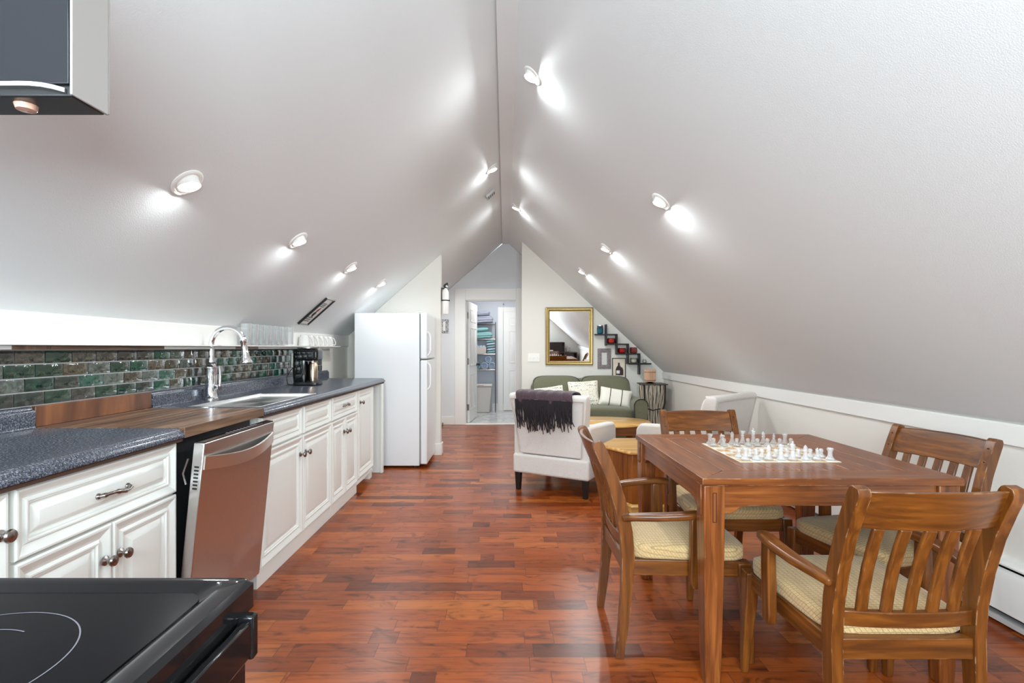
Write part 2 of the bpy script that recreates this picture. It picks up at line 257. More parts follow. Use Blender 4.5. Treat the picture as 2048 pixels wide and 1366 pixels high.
# ---------------------------------------------------------------- mesh helpers
class MB:
    def __init__(s): s.v = []; s.f = []; s.m = []; s.mi = 0; s.T = None
    def add(s, vs, fs):
        k = len(s.v)
        if s.T is not None: vs = [s.T @ Vector(p) for p in vs]
        s.v += [tuple(p) for p in vs]; s.f += [tuple(i+k for i in f) for f in fs]; s.m += [s.mi]*len(fs); return s
    def box(s, x0, x1, y0, y1, z0, z1):
        vs = [(x, y, z) for z in (z0, z1) for y in (y0, y1) for x in (x0, x1)]
        return s.add(vs, [(0, 2, 3, 1), (4, 5, 7, 6), (0, 1, 5, 4), (2, 6, 7, 3), (0, 4, 6, 2), (1, 3, 7, 5)])
    def prism(s, poly, a, b, ax='y'):
        """poly: list of 2D points; ax y -> (x,z), ax x -> (y,z), ax z -> (x,y)"""
        n = len(poly)
        ar = sum(poly[i][0]*poly[(i+1) % n][1]-poly[(i+1) % n][0]*poly[i][1] for i in range(n))
        if ar < 0: poly = poly[::-1]
        P = {'y': lambda u, v, t: (u, t, v), 'x': lambda u, v, t: (t, u, v), 'z': lambda u, v, t: (u, v, t)}[ax]
        vs = [P(u, v, a) for u, v in poly]+[P(u, v, b) for u, v in poly]
        fs = [tuple(range(n)), tuple(range(2*n-1, n-1, -1))]+[(i, i+n, (i+1) % n+n, (i+1) % n) for i in range(n)]
        if ax != 'y': fs = [f[::-1] for f in fs]
        if (b < a): fs = [f[::-1] for f in fs]
        return s.add(vs, fs)
    def loft(s, rings, close=True, cap=True):
        n = len(rings[0]); vs = [p for r in rings for p in r]; fs = []
        for i in range(len(rings)-1):
            for j in range(n if close else n-1):
                a = i*n+j; b = i*n+(j+1) % n; fs.append((a, b, b+n, a+n))
        if cap: fs.append(tuple(range(n))[::-1]); k = (len(rings)-1)*n; fs.append(tuple(range(k, k+n)))
        return s.add(vs, fs)
    def lathe(s, prof, c=(0, 0, 0), n=24, axis='z'):
        rings = []
        for r, z in prof:
            ring = []
            for i in range(n):
                a = 2*PI*i/n; x, y = r*math.cos(a), r*math.sin(a)
                p = {'z': (x, y, z), 'x': (z, x, y), 'y': (y, z, x)}[axis]
                ring.append((p[0]+c[0], p[1]+c[1], p[2]+c[2]))
            rings.append(ring)
        return s.loft(rings)
    def tube(s, pts, r, n=10, flat=None):
        pts = [Vector(p) for p in pts]; rings = []; up = Vector((0, 0, 1)); prev = None
        for i, p in enumerate(pts):
            t = (pts[min(i+1, len(pts)-1)]-pts[max(i-1, 0)]).normalized()
            if prev is None:
                u = t.cross(up) if abs(t.dot(up)) < 0.95 else t.cross(Vector((1, 0, 0)))
            else: u = prev-t*prev.dot(t)
            u.normalize(); prev = u; v = t.cross(u)
            rr = r[i] if isinstance(r, (list, tuple)) else r
            fl = flat or 1.0
            rings.append([p+u*rr*math.cos(2*PI*k/n)+v*rr*fl*math.sin(2*PI*k/n) for k in range(n)])
        return s.loft(rings)
    def bar(s, pts, w, d, side=(1, 0, 0)):
        """rectangular section swept: w along side vector, d across"""
        pts = [Vector(p) for p in pts]; sd = Vector(side).normalized(); rings = []
        for i, p in enumerate(pts):
            t = (pts[min(i+1, len(pts)-1)]-pts[max(i-1, 0)]).normalized()
            q = t.cross(sd).normalized(); s2 = q.cross(t).normalized()
            ww = (w[i] if isinstance(w, (list, tuple)) else w)/2; dd = (d[i] if isinstance(d, (list, tuple)) else d)/2
            rings.append([p+s2*a*ww+q*b*dd for a, b in ((-1, -1), (1, -1), (1, 1), (-1, 1))])
        return s.loft(rings)
    def sell(s, c, h, e=6, n=8, fn=None):
        """superellipsoid (rounded box) centre c, half sizes h"""
        vs = []; fs = []; idx = {}
        def key(p): return tuple(round(q, 5) for q in p)
        def vert(p):
            k = key(p)
            if k not in idx:
                N = sum(abs(q)**e for q in p)**(1/e); q = [a/N for a in p]; q = [q[i]*h[i] for i in range(3)]
                if fn: q = fn(q)
                idx[k] = len(vs); vs.append((q[0]+c[0], q[1]+c[1], q[2]+c[2]))
            return idx[k]
        for ax in range(3):
            for sg in (-1, 1):
                for i in range(n):
                    for j in range(n):
                        q = []
                        for (a, b) in ((i, j), (i+1, j), (i+1, j+1), (i, j+1)):
                            u = math.tan((2*a/n-1)*PI/4); v = math.tan((2*b/n-1)*PI/4); p = [0, 0, 0]; p[ax] = sg; p[(ax+1) % 3] = u; p[(ax+2) % 3] = v; q.append(vert(p))
                        fs.append(tuple(q) if sg > 0 else tuple(q[::-1]))
        return s.add(vs, fs)
    def build(s, name, mats, parent=None, bevel=0.0, seg=2, smooth=True, ang=40, local=False):
        off = Vector((0, 0, 0)); p = parent
        while p is not None: off += p.location; p = p.parent
        if local: off = Vector((0, 0, 0))
        me = bpy.data.meshes.new(name); me.from_pydata([(a-off.x, b-off.y, c-off.z) for a, b, c in s.v], [], s.f)
        if not isinstance(mats, (list, tuple)): mats = [mats]
        for m in mats: me.materials.append(m)
        me.polygons.foreach_set('material_index', s.m)
        me.polygons.foreach_set('use_smooth', [smooth]*len(s.f)); me.update()
        o = bpy.data.objects.new(name, me); C.objects.link(o); o.parent = parent
        if bevel:
            b = o.modifiers.new('bevel', 'BEVEL'); b.width = bevel; b.segments = seg; b.limit_method = 'ANGLE'; b.angle_limit = math.radians(35); b.harden_normals = False
        if smooth: me.set_sharp_from_angle(angle=math.radians(ang))
        return o
def tag(o, label, cat, group=None, kind=None):
    if label: o['label'] = label
    if cat: o['category'] = cat
    if group: o['group'] = group
    if kind: o['kind'] = kind
    return o
def thing(name, loc, label, cat, group=None):
    o = bpy.data.objects.new(name, None); C.objects.link(o); o.location = loc; o.empty_display_size = 0.05
    return tag(o, label, cat, group)
def plab(o, text): o['label'] = text; return o
def struct(mb, name, m, label, bevel=0.0, **k):
    o = mb.build(name, m, None, bevel, **k); o['kind'] = 'structure'; o['label'] = label; o['category'] = name.split('_')[0]; return o
def kids(o): return [c for c in bpy.data.objects if c.parent is o]
def copy_tree(o, loc=None, rz=None, label=None, parent=None):
    c = o.copy(); C.objects.link(c); c.parent = parent
    if loc is not None: c.location = loc
    if rz is not None: c.rotation_euler = (0, 0, rz)
    if label: c['label'] = label
    for ch in kids(o): copy_tree(ch, parent=c)
    return c
def W(px, py, D): s_ = D/F; return ((px-VX)*s_, D, H-(py-VY)*s_)

# ---------------------------------------------------------------- room shell
RZ, SL, SR = 2.965, 0.885, 0.92
XL, XR = -1.81, 2.25
Y0, YS, YB, YE = -1.2, 7.38, 8.35, 10.2
RX0, RX1 = -0.043, 0.066
def zc(x): return RZ-SL*(-x) if x < 0 else RZ-SR*x
RTOP = 2.905
def roofline(x0, x1):
    """ceiling outline from x0 to x1 (left to right)"""
    k = [x0]+[x for x in (RX0, RX1) if x0 < x < x1]+[x1]
    return [(x, min(zc(x), RTOP)) for x in k]
struct(MB().box(XL-0.1, XR+0.1, Y0-0.1, YB+0.1, -0.1, 0), 'floor', M_FLOOR, 'red-brown hardwood plank floor of the whole attic room', smooth=False)
struct(MB().box(-1.2, 1.5, YB+0.1, YE+0.1, -0.1, 0.004), 'floor_bathroom', M_MARBLE, 'pale grey marble-look floor of the bathroom beyond the doorway', smooth=False)
def slab(x0, x1, name, label):
    p = [(x0, zc(x0)), (x1, zc(x1)), (x1, zc(x1)+0.12), (x0, zc(x0)+0.12)]
    struct(MB().prism(p, Y0-0.1, YB+0.1), name, M_CEIL, label, smooth=False)
slab(XL-0.1, RX0, 'ceiling_left', 'grey sloped ceiling over the kitchen side')
slab(RX1, XR+0.1, 'ceiling_right', 'grey sloped ceiling over the dining side')
struct(MB().box(RX0, RX1, Y0-0.1, YB+0.1, RTOP, RTOP+0.12), 'ceiling_ridge', M_CEIL, 'narrow flat strip of ceiling along the ridge', smooth=False)
struct(MB().box(XL-0.1, XL, Y0, YB, 0, zc(XL)-0.002), 'wall_left', M_WALL, 'low warm white knee wall behind the kitchen counter', smooth=False)
struct(MB().box(XR, XR+0.1, Y0, YB, 0, zc(XR)-0.002), 'wall_right', M_WALL, 'low warm white knee wall behind the dining table', smooth=False)
# sofa wall
struct(MB().prism([(0.24, 0), (XR, 0), (XR, zc(XR)-.002), (0.24, zc(0.24)-.002)], YS, YS+0.12), 'wall_sofa', M_WALL, 'warm white wall behind the green sofa', smooth=False)
# partition behind fridge
struct(MB().prism([(XL, 0), (-0.742, 0), (-0.742, zc(-.742)-.002), (XL, zc(XL)-.002)], 5.98, 6.10), 'wall_partition', M_WALL, 'warm white partition wall behind the refrigerator', smooth=False)
# door wall
DX0, DX1, DZ = -0.634, 0.18, 2.0
dw = MB(); T = lambda pts: [(x, z-.002) for x, z in pts]
dw.prism([(DX0, 0), (XL, 0)]+T(roofline(XL, DX0)), YB, YB+0.1)
dw.prism([(DX0, DZ)]+T(roofline(DX0, DX1))+[(DX1, DZ)], YB, YB+0.1)
dw.prism([(DX1, 0)]+T(roofline(DX1, XR))+[(XR, 0)], YB, YB+0.1)
struct(dw, 'wall_back', M_GWALL, 'cool grey gable wall around the bathroom doorway', smooth=False)
# end wall behind the camera, with two windows added to let in light
ew = MB(); wx = [(-0.95, -0.15), (0.15, 0.95)]; z0, z1 = 0.95, 2.05
ew.prism([(-0.95, 0), (XL, 0)]+T(roofline(XL, -.95)), Y0-0.1, Y0)
for a, b in wx:
    ew.box(a, b, Y0-0.1, Y0, 0, z0)
    ew.prism([(a, z1)]+T(roofline(a, b))+[(b, z1)], Y0-0.1, Y0)
ew.prism([(-0.15, 0)]+T(roofline(-.15, .15))+[(0.15, 0)], Y0-0.1, Y0)
ew.prism([(0.95, 0)]+T(roofline(.95, XR))+[(XR, 0)], Y0-0.1, Y0)
struct(ew, 'wall_front', M_WALL, 'warm white end wall behind the camera with two added windows', smooth=False)
for i, (a, b) in enumerate(wx):  # unseen windows, added as openings for the fill light
    f = MB()
    f.box(a-.06, a+.02, Y0-.02, Y0+.02, z0-.06, z1+.06).box(b-.02, b+.06, Y0-.02, Y0+.02, z0-.06, z1+.06).box(a+.02, b-.02, Y0-.02, Y0+.02, z0-.06, z0+.02).box(a+.02, b-.02, Y0-.02, Y0+.02, z1-.02, z1+.06).box(a+.02, b-.02, Y0-.02, Y0+.01, 1.48, 1.52)
    fo = struct(f, 'window_%d' % (i+1), M_TRIM, ['left', 'right'][i]+' one of two unseen white windows added behind the camera for fill light', .003)
    MB().box(a, b, Y0-.06, Y0-.055, z0, z1).build('pane', glassy('window_pane', (1, 1, 1, 1), .05), fo)
# bathroom shell
struct(MB().box(-1.2, 1.5, YE, YE+.1, 0, 2.5), 'wall_bathroom_back', M_BATHW, 'blue-grey bathroom wall behind the towel rack', smooth=False)
struct(MB().box(-1.3, -1.2, YB+.1, YE+.1, 0, 2.5), 'wall_bathroom_left', M_BATHW, 'blue-grey bathroom wall hidden left of the doorway', smooth=False)
struct(MB().box(1.5, 1.6, YB+.1, YE+.1, 0, 2.5), 'wall_bathroom_right', M_BATHW, 'blue-grey bathroom wall hidden right of the doorway', smooth=False)
struct(MB().box(-1.3, 1.6, YB+.1, YE+.1, 2.4, 2.5), 'ceiling_bathroom', M_TRIM, 'flat bathroom ceiling beyond the doorway', smooth=False)
# trims
t_ = MB(); t_.prism([(XL, 1.248), (XL+.015, 1.248), (XL+.015, 1.362), (XL, 1.372)], Y0, 5.98)
struct(t_, 'trim_1', M_TRIM, 'wide white board between the tiled backsplash and the sloped ceiling', .002)
t_ = MB(); t_.prism([(XR, .80), (XR-.02, .80), (XR-.02, .89), (XR, .87)], Y0, YS)
struct(t_, 'trim_2', M_TRIM, 'white board along the top of the right knee wall', .002)
cz = MB(); cx0, cx1 = -0.805, 0.275
cz.box(cx0, DX0, YB-.02, YB, 0, 2.185).box(DX1, cx1, YB-.02, YB, 0, 2.185).box(DX0, DX1, YB-.02, YB, DZ, 2.185)
cz.box(DX0, DX0+.012, YB, YB+.1, 0, DZ).box(DX1-.012, DX1, YB, YB+.1, 0, DZ).box(DX0, DX1, YB, YB+.1, DZ-.012, DZ)
struct(cz, 'trim_3', M_TRIM, 'broad white casing around the bathroom doorway', .003)
struct(MB().box(-1.05, cx0, YB-.015, YB, 0, .13), 'baseboard_back', M_TRIM, 'white baseboard left of the bathroom doorway', .003)
struct(MB().box(XL, -0.742, 5.965, 5.98, 0, .13).box(-.742, -.727, 5.965, 6.115, 0, .13), 'baseboard_partition', M_TRIM, 'white baseboard wrapping the partition end beside the refrigerator', .003)
struct(MB().box(.24, XR, YS-.015, YS, 0, .13).box(.225, .24, YS-.015, YS+.12, 0, .13), 'baseboard_sofa', M_TRIM, 'white baseboard behind the green sofa', .003)
struct(MB().box(-.25, -.02, YE-.015, YE, 0, .14), 'baseboard_bathroom', M_TRIM, 'white baseboard between towel rack and closet door', .003)
struct(MB().box(DX0, DX1, YB-.03, YB+.11, 0.0, .012), 'trim_4', M_TRIM, 'pale threshold strip in the bathroom doorway', .003)
# ---------------------------------------------------------------- doors
def panel_door(name, w_, h_, label, mtx, handle=False):
    o = MB(); o.box(0, w_, -.018, .018, 0, h_); st = .11
    pw = (w_-3*st)/2
    for (za, zb) in ((.2, .78), (.93, 1.55), (1.66, h_-.12)):
        for k in range(2):
            xa = st+k*(pw+st)
            for sg in (-1, 1):
                y = sg*.018
                L = [(0, 0), (.012, -.007), (.03, -.007), (.05, -.001)]
                rings = [[(xa+i, y+sg*d, za+i), (xa+pw-i, y+sg*d, za+i), (xa+pw-i, y+sg*d, zb-i), (xa+i, y+sg*d, zb-i)] for i, d in L]
                # raised rim so that the panel reads as a moulding
                rings = [[(a, b+sg*.008, c) for a, b, c in r] for r in rings]
                rings = [[(a, y, c) for a, b, c in rings[0]]]+rings
                if sg > 0: rings = [r[::-1] for r in rings]
                o.loft(rings)
    ob = o.build(name, M_TRIM, None, .002); ob.matrix_world = mtx; ob['kind'] = 'structure'; ob['label'] = label; ob['category'] = 'door'; return ob
ang = math.radians(84)
d1 = panel_door('door_1', .80, 1.975, 'white six-panel door standing open into the bathroom', Matrix.Translation((DX0+.035, YB+.125, .012)) @ Matrix.Rotation(ang, 4, 'Z'))
for z in (.25, 1.0, 1.75):
    MB().box(-.003, -.0002, -.015, .016, z-.05, z+.05).lathe([(.007, z-.055), (.007, z+.055)], (-.006, .022, 0), 10).build('hinge', M_PEWTER, d1, local=True)
MB().lathe([(.028, .018), (.028, .026), (.01, .03), (.01, .05), (.028, .062), (.026, .08), (.0, .086)], (.73, 0, .93), 20, 'y').lathe([(.028, -.018), (.028, -.026), (.01, -.03), (.01, -.05), (.028, -.062), (.026, -.08), (.0, -.086)][::-1], (.73, 0, .93), 20, 'y').build('door_handle', M_BLACK, d1, local=True)
d2 = panel_door('door_2', .62, 1.93, 'white six-panel closet door on the bathroom back wall', Matrix.Translation((-.03, YE-.03, .012)))
struct(MB().box(-.14, -.035, YE-.02, YE, 0, 2.03).box(.595, .70, YE-.02, YE, 0, 2.03).box(-.035, .595, YE-.02, YE, 1.945, 2.03), 'trim_5', M_TRIM, 'white casing around the bathroom closet door', .003)
hk = MB().lathe([(.012, 0), (.012, .01), (.004, .014), (.004, .03), (.01, .04), (0, .045)], (0, 0, 0), 12, 'y'); hk.T = None
ho = hk.build('wall_hook', M_STEEL, None); ho.location = (-.03, YE-.002, 2.09); ho.rotation_euler = (0, 0, PI); tag(ho, 'small metal hook on the bathroom wall above the closet door', 'hook')
ho.location = (-.03, YE, 2.09)

# ---------------------------------------------------------------- recessed lights
def downlight(x, y, label, power=LAMP, aim=AIM):
    z = zc(x); n = Vector((SL if x < 0 else -SR, 0, -1)).normalized()   # into the room
    root = thing('recessed_light', (x, y, z), label, 'ceiling light', 'round recessed lights on the sloped ceilings')
    q = n.to_track_quat('Z', 'Y').to_matrix().to_4x4(); Tm = Matrix.Translation((x, y, z)) @ q
    r = MB(); r.T = Tm
    r.lathe([(.046, -.002), (.066, -.002), (.066, .003), (.061, .007), (.051, .007), (.046, .003)], n=36)
    # eyeball shell
    r.lathe([(.047, .0), (.047, .004), (.043, .008), (.040, .008)], n=36)
    r.build('trim_ring', M_WHITEC, root)
    d = (n+Vector((0, 0, -.9))).normalized(); q2 = d.to_track_quat('Z', 'Y').to_matrix().to_4x4()
    c = Vector((x, y, z))+n*.004
    e = MB(); e.T = Matrix.Translation(c) @ q2
    e.lathe([(.040, -.02), (.044, .004), (.044, .014), (.042, .016), (.040, .012)], n=32)
    e.build('gimbal', M_WHITEC, root)
    le = MB(); le.T = Matrix.Translation(c) @ q2; le.lathe([(.001, .012), (.040, .012), (.040, .015), (.001, .018)], n=32); le.build('lens', M_LAMP, root)
    p = n*.030+Vector((0, 0, -.002))
    area('lamp', p, (n+Vector((0, 0, -aim))).normalized().to_track_quat('-Z', 'Y').to_euler(), .07, .07, power, (.93, .985, 1), root, 'DISK')
    return root
names = ['nearest', 'second nearest', 'third', 'farthest']
for i, y in enumerate((2.02, 3.10, 4.15, 5.16)): downlight(-1.235, y, names[i]+' of the four recessed lights low on the left slope', LAMP*.32)
for i, (x, y) in enumerate(((.933, 3.11), (.913, 4.68), (.91, 6.1))): downlight(x, y, ['nearest', 'middle', 'farthest'][i]+' of the three recessed lights on the right slope')
for i, (x, y) in enumerate(((.16, 3.03), (-.12, 4.72), (.13, 5.97))): downlight(x, y, ['large bright recessed light just right of the ridge, nearest the camera', 'recessed light just left of the ridge strip beside the smoke detector', 'farthest recessed light just right of the ridge'][i], LAMP*[.62, .48, .48][i], 8.0)
downlight(-.95, 7.2, 'unseen recessed light added behind the partition to brighten the doorway wall', LAMP*1.4)  # added out of view to brighten the gable and doorway wall
sd = thing('smoke_detector', (-.16, 5.36, zc(-.16)), 'small square grey vented detector on the left slope near the ridge', 'smoke detector')
nn = Vector((SL, 0, -1)).normalized().to_track_quat('Z', 'Y').to_matrix().to_4x4()
a = MB(); a.T = Matrix.Translation(sd.location) @ nn; a.box(-.055, .055, -.055, .055, 0, .03); a.build('case', mat('grey_plastic', hexc(190, 190, 188), .5), sd, .008)
a = MB(); a.T = Matrix.Translation(sd.location) @ nn
for k in range(4): a.box(-.04, .04, -.04+k*.024, -.03+k*.024, .0302, .032)
a.build('vent_slots', mat('dark_slot', (.05, .05, .05, 1), .6), sd)
# unseen bathroom lamp, added to light the room beyond the doorway
bl = thing('added_ceiling_light', (-.2, 9.2, 2.4), 'unseen round flush lamp added on the bathroom ceiling to light the bathroom', 'ceiling light')
MB().lathe([(.14, 2.40), (.14, 2.38), (.12, 2.37), (.0, 2.365)][::-1], (-.2, 9.2, 0), 32).build('lamp_shade', M_LAMP, bl)
area('lamp', (0, 0, -.05), (0, 0, 0), .3, .3, 8, (.97, .98, 1), bl, 'DISK')
bpy.data.objects['trim_3']['kind'] = 'structure'
# ---------------------------------------------------------------- kitchen cabinets
XF = -1.27   # carcass face
def raised_front(mb, y0, y1, z0, z1, x=XF, k=1.0):
    """raised panel front facing +X"""
    L = [(0, 0), (0, .017), (.004, .021), (.009, .021), (.014, .018), (.032, .008), (.038, .015), (.042, .015), (.045, .010), (.049, .010), (.052, .003), (.056, .003), (.074, .015), (.077, .0155)]
    rings = [[(x+d, y0+i*k, z0+i*k), (x+d, y1-i*k, z0+i*k), (x+d, y1-i*k, z1-i*k), (x+d, y0+i*k, z1-i*k)] for i, d in L]
    mb.loft(rings)
def knob(parent, y, z, x=XF+.020):
    MB().lathe([(.015, -.002), (.015, .003), (.010, .006), (.006, .009), (.0055, .016), (.010, .019), (.016, .023), (.0175, .028), (.015, .033), (.008, .036), (0, .037)], (x, y, z), 20, 'x').build('knob', M_PEWTER, parent)
def pull(parent, y, z, x=XF+.015, L=.125):
    m = MB(); pts = []; rr = []
    for i in range(17):
        t = i/16; pts.append((x+.004+.026*math.sin(PI*min(1, max(0, t)))**.45, y-L/2+L*t, z+.004*math.sin(2*PI*t)))
        rr.append(.0085 if i in (1, 15) else (.0075 if i in (7, 8, 9) else .0055) if i not in (6, 10) else .0085)
    m.tube(pts, rr, 12); m.lathe([(.010, 0), (.010, .004), (.007, .008)], (x, y-L/2, z), 14, 'x').lathe([(.010, 0), (.010, .004), (.007, .008)], (x, y+L/2, z), 14, 'x'); m.build('handle', M_PEWTER, parent)
def cabinet(y0, y1, label, fronts, foot=False):
    root = thing('base_cabinet', ((XF+XL)/2, (y0+y1)/2, 0), label, 'kitchen cabinet', 'white raised-panel base cabinets')
    b = MB(); zb_ = .085 if foot else 0; b.box(XF-.018, XF, y0+.001, y1-.001, zb_, .884).box(XL+.005, XL+.02, y0+.001, y1-.001, zb_, .884).box(XL+.02, XF-.018, y0+.001, y0+.017, zb_, .884).box(XL+.02, XF-.018, y1-.017, y1-.001, zb_, .884).box(XL+.02, XF-.018, y0+.017, y1-.017, zb_+.07, zb_+.088)
    if foot: b.box(XL+.005, XF-.06, y0+.001, y1-.09, 0, .085).box(XL+.005, XF, y1-.09, y1-.001, 0, .085)
    b.box(XF-.002, XF+.008, y0+.001, y1-.001, .0 if not foot else .06, .083); b.build('carcass', M_CAB, root, .002)
    for kind, a, c, z0_, z1_, hw in fronts:
        f = MB(); raised_front(f, a, c, z0_, z1_, k=min(1.22, (c-a)/.21, (z1_-z0_)/.19)); d = f.build(kind, M_CAB, root, ang=25)
        if hw:
            if hw[0] == 'knob': knob(d, hw[1], hw[2])
            else: pull(d, hw[1], hw[2])
    return root
cabinet(.10, .72, 'white cabinet hidden behind the cooktop, nearest the camera', [('door', .105, .715, .095, .868, ('knob', .66, .77))])
cabinet(.72, 1.318, 'white tall-door cabinet at the left edge of the photo', [('door', .725, 1.312, .095, .868, ('knob', 1.285, .765))])
cabinet(1.32, 1.985, 'white cabinet with a wide drawer over two doors, left of the dishwasher', [('drawer', 1.328, 1.98, .682, .868, ('pull', 1.665, .772)), ('door', 1.328, 1.655, .095, .674, ('knob', 1.625, .565)), ('door', 1.66, 1.98, .095, .674, ('knob', 1.69, .565))])
cabinet(2.645, 3.755, 'long white sink cabinet with two blank drawer fronts, right of the dishwasher', [('drawer', 2.68, 3.205, .70, .868, None), ('drawer', 3.24, 3.742, .70, .868, None), ('door', 2.66, 3.215, .095, .69, ('knob', 3.18, .58)), ('door', 3.225, 3.75, .095, .69, ('knob', 3.265, .58))])
cabinet(3.757, 4.42, 'white cabinet with one drawer over two narrow doors, right of the sink cabinet', [('drawer', 3.775, 4.405, .70, .868, ('pull', 4.09, .785)), ('door', 3.765, 4.075, .095, .69, ('knob', 4.045, .58)), ('door', 4.085, 4.41, .095, .69, ('knob', 4.115, .58))])
cabinet(4.422, 4.96, 'narrow white tall-door cabinet at the far end of the run', [('door', 4.45, 4.94, .11, .868, ('knob', 4.50, .76))], foot=True)
o = MB().box(XL+.02, -1.225, 5.13, 5.165, 0, .874).box(-1.228, -1.205, 5.118, 5.165, 0, .874).build('counter_end_panel', M_CAB, None, .002); tag(o, 'white upright panel holding the counter end beside the refrigerator', 'panel')
# ---------------------------------------------------------------- countertops
FR = [(-1.235, .887), (-1.222, .887), (-1.216, .891), (-1.215, .901), (-1.219, .906), (-1.224, .908), (-1.227, .915), (-1.235, .921), (-1.25, .925)]
BK = [(-1.775, .925), (-1.782, .928), (-1.784, .934), (-1.784, .984), (-1.787, .992), (-1.792, .995), (-1.795, 1.004), (XL+.001, 1.007), (XL+.001, .887)]
def counter(segs, label):
    m = MB()
    for kind, a, b in segs:
        if kind == 'full': m.prism(FR+BK, a, b)
        else:
            m.prism(FR+[(-1.27, .925), (-1.27, .887)], a, b); m.prism([(-1.65, .925)]+BK+[(-1.65, .887)], a, b)
    o = m.build('countertop', M_LAM, None, ang=50); tag(o, label, 'countertop')
    MB().box(-1.262, -1.224, segs[0][1], segs[-1][2], .876, .8868).build('substrate_edge', mat('brown_substrate', hexc(70, 48, 36), .7), o); return o
counter([('full', .02, 1.975)], 'dark speckled laminate countertop nearest the camera, left of the wooden block')
cf = counter([('full', 2.635, 2.70), ('sink', 2.70, 3.50), ('full', 3.50, 5.27)], 'dark speckled laminate countertop around the sink')
bb = thing('butcher_block', (-1.5, 2.3, .886), 'walnut butcher block worktop above the dishwasher', 'worktop')
m = MB()
for k in range(11):
    xa = -1.785+k*.0515; m.box(xa, xa+.0512, 1.98, 2.63, .887, .927)
m.build('block', W_WAL('y'), bb, .0012); 
MB().box(-1.805, -1.787, 1.98, 2.63, .9275, 1.008).build('upstand', W_STAIN('z'), bb, .002)
# sink
sk = thing('kitchen_sink', (-1.46, 3.1, .70), 'stainless steel undermount sink in the dark countertop', 'sink')
def basin(x0, x1, y0, y1, z0, z1, t=.012):
    m = MB(); r0 = [(x0, y0), (x1, y0), (x1, y1), (x0, y1)]
    def ring(e, z): return [(x+(e if i in (0, 3) else -e), y+(e if i in (0, 1) else -e), z) for i, (x, y) in enumerate(r0)]
    m.loft([ring(0, z1-.02), ring(0, z1), ring(.012, z1+.001), ring(.014, z1-.01), ring(.02, z0+.02), ring(.04, z0+.006)]); return m
m = basin(-1.652, -1.268, 2.698, 3.502, .72, .9262); m.build('bowl', M_STEEL, sk, .004)
MB().lathe([(.0, .7265), (.045, .7265), (.045, .729), (.03, .730)][::-1], (-1.5, 3.05, 0), 24).build('drain', M_CHROME, sk)
for xx in (-1.555, -1.505):
    MB().lathe([(.002, 3.466), (.016, 3.468), (.018, 3.474), (.016, 3.480)], (xx, 0, .885), 16, 'y').build('suction_cup', M_GLASS, sk)
# faucet
FX, FY = -1.745, 3.09
fc = thing('kitchen_faucet', (FX, FY, .925), 'tall chrome gooseneck faucet behind the sink', 'faucet')
MB().lathe([(.040, .925), (.040, .932), (.034, .938), (.031, .95), (.029, .965), (.030, .985), (.031, 1.06), (.033, 1.10), (.037, 1.112), (.037, 1.118), (.030, 1.124), (.024, 1.132), (.026, 1.137), (.020, 1.142), (.015, 1.146)], (FX, FY, 0), 28).build('body', M_CHROME, fc)
pts = [(FX, FY, 1.14), (FX, FY, 1.24)]+[(FX+.099-.099*math.cos(a_), FY, 1.251+.099*math.sin(a_)) for a_ in [PI*k/14 for k in range(1, 13)]]
MB().tube(pts, .0155, 16).build('spout', M_CHROME, fc)
e = Vector(pts[-1]); dn = Vector((.13, 0, -1)).normalized()
MB().tube([e, e+dn*.01, e+dn*.012, e+dn*.03, e+dn*.034, e+dn*.08, e+dn*.115, e+dn*.135, e+dn*.15, e+dn*.156], [.0155, .016, .020, .020, .017, .018, .022, .028, .034, .032], 20).build('spray_head', M_CHROME, fc)
MB().tube([(FX+.03, FY-.01, 1.0), (FX+.055, FY-.02, 1.0), (FX+.062, FY-.022, 1.0)], [.014, .014, .018], 14).tube([(FX+.06, FY-.02, 1.005), (FX+.064, FY-.02, 1.06), (FX+.06, FY-.02, 1.11), (FX+.058, FY-.02, 1.125)], [.008, .0055, .0065, .010], 12).build('lever', M_CHROME, fc)
# ---------------------------------------------------------------- backsplash
bs = MB().box(XL+.0005, XL+.006, 0, 5.12, 1.008, 1.222); bso = bs.build('tiled_backsplash', M_GROUT, None); tag(bso, 'glossy green and brown glazed subway tile backsplash behind the counter', 'backsplash')
tm = MB(); tints = []
pal = [hexc(24, 78, 62), hexc(34, 64, 52), hexc(80, 78, 70), hexc(66, 66, 62), hexc(92, 84, 68), hexc(52, 92, 80), hexc(46, 56, 52), hexc(92, 100, 96), hexc(20, 56, 48), hexc(74, 68, 56)]
TW, TH = .127, .053
for r in range(4):
    z = 1.0095+r*TH; y = -(r % 2)*TW/2-.02*r
    while y < 5.12:
        a, b = max(0, y+.0018), min(5.118, y+TW-.0018)
        if b-a > .01:
            x0, x1 = XL+.005, XL+.0105; i = .003
            tm.loft([[(x0, a, z+.0018), (x0, b, z+.0018), (x0, b, z+TH-.0018), (x0, a, z+TH-.0018)], [(x1-.001, a+.0008, z+.0026), (x1-.001, b-.0008, z+.0026), (x1-.001, b-.0008, z+TH-.0026), (x1-.001, a+.0008, z+TH-.0026)], [(x1, a+i, z+.0018+i), (x1, b-i, z+.0018+i), (x1, b-i, z+TH-.0018-i), (x1, a+i, z+TH-.0018-i)]])
            c_ = random.choice(pal); tints.append(c_)
        y += TW
to = tm.build('glazed_tiles', M_TILE, bso); at = to.data.color_attributes.new('tint', 'FLOAT_COLOR', 'CORNER')
per = len(to.data.loops)//len(tints)
buf = []
for c_ in tints: buf += list(c_)*per
at.data.foreach_set('color', buf)
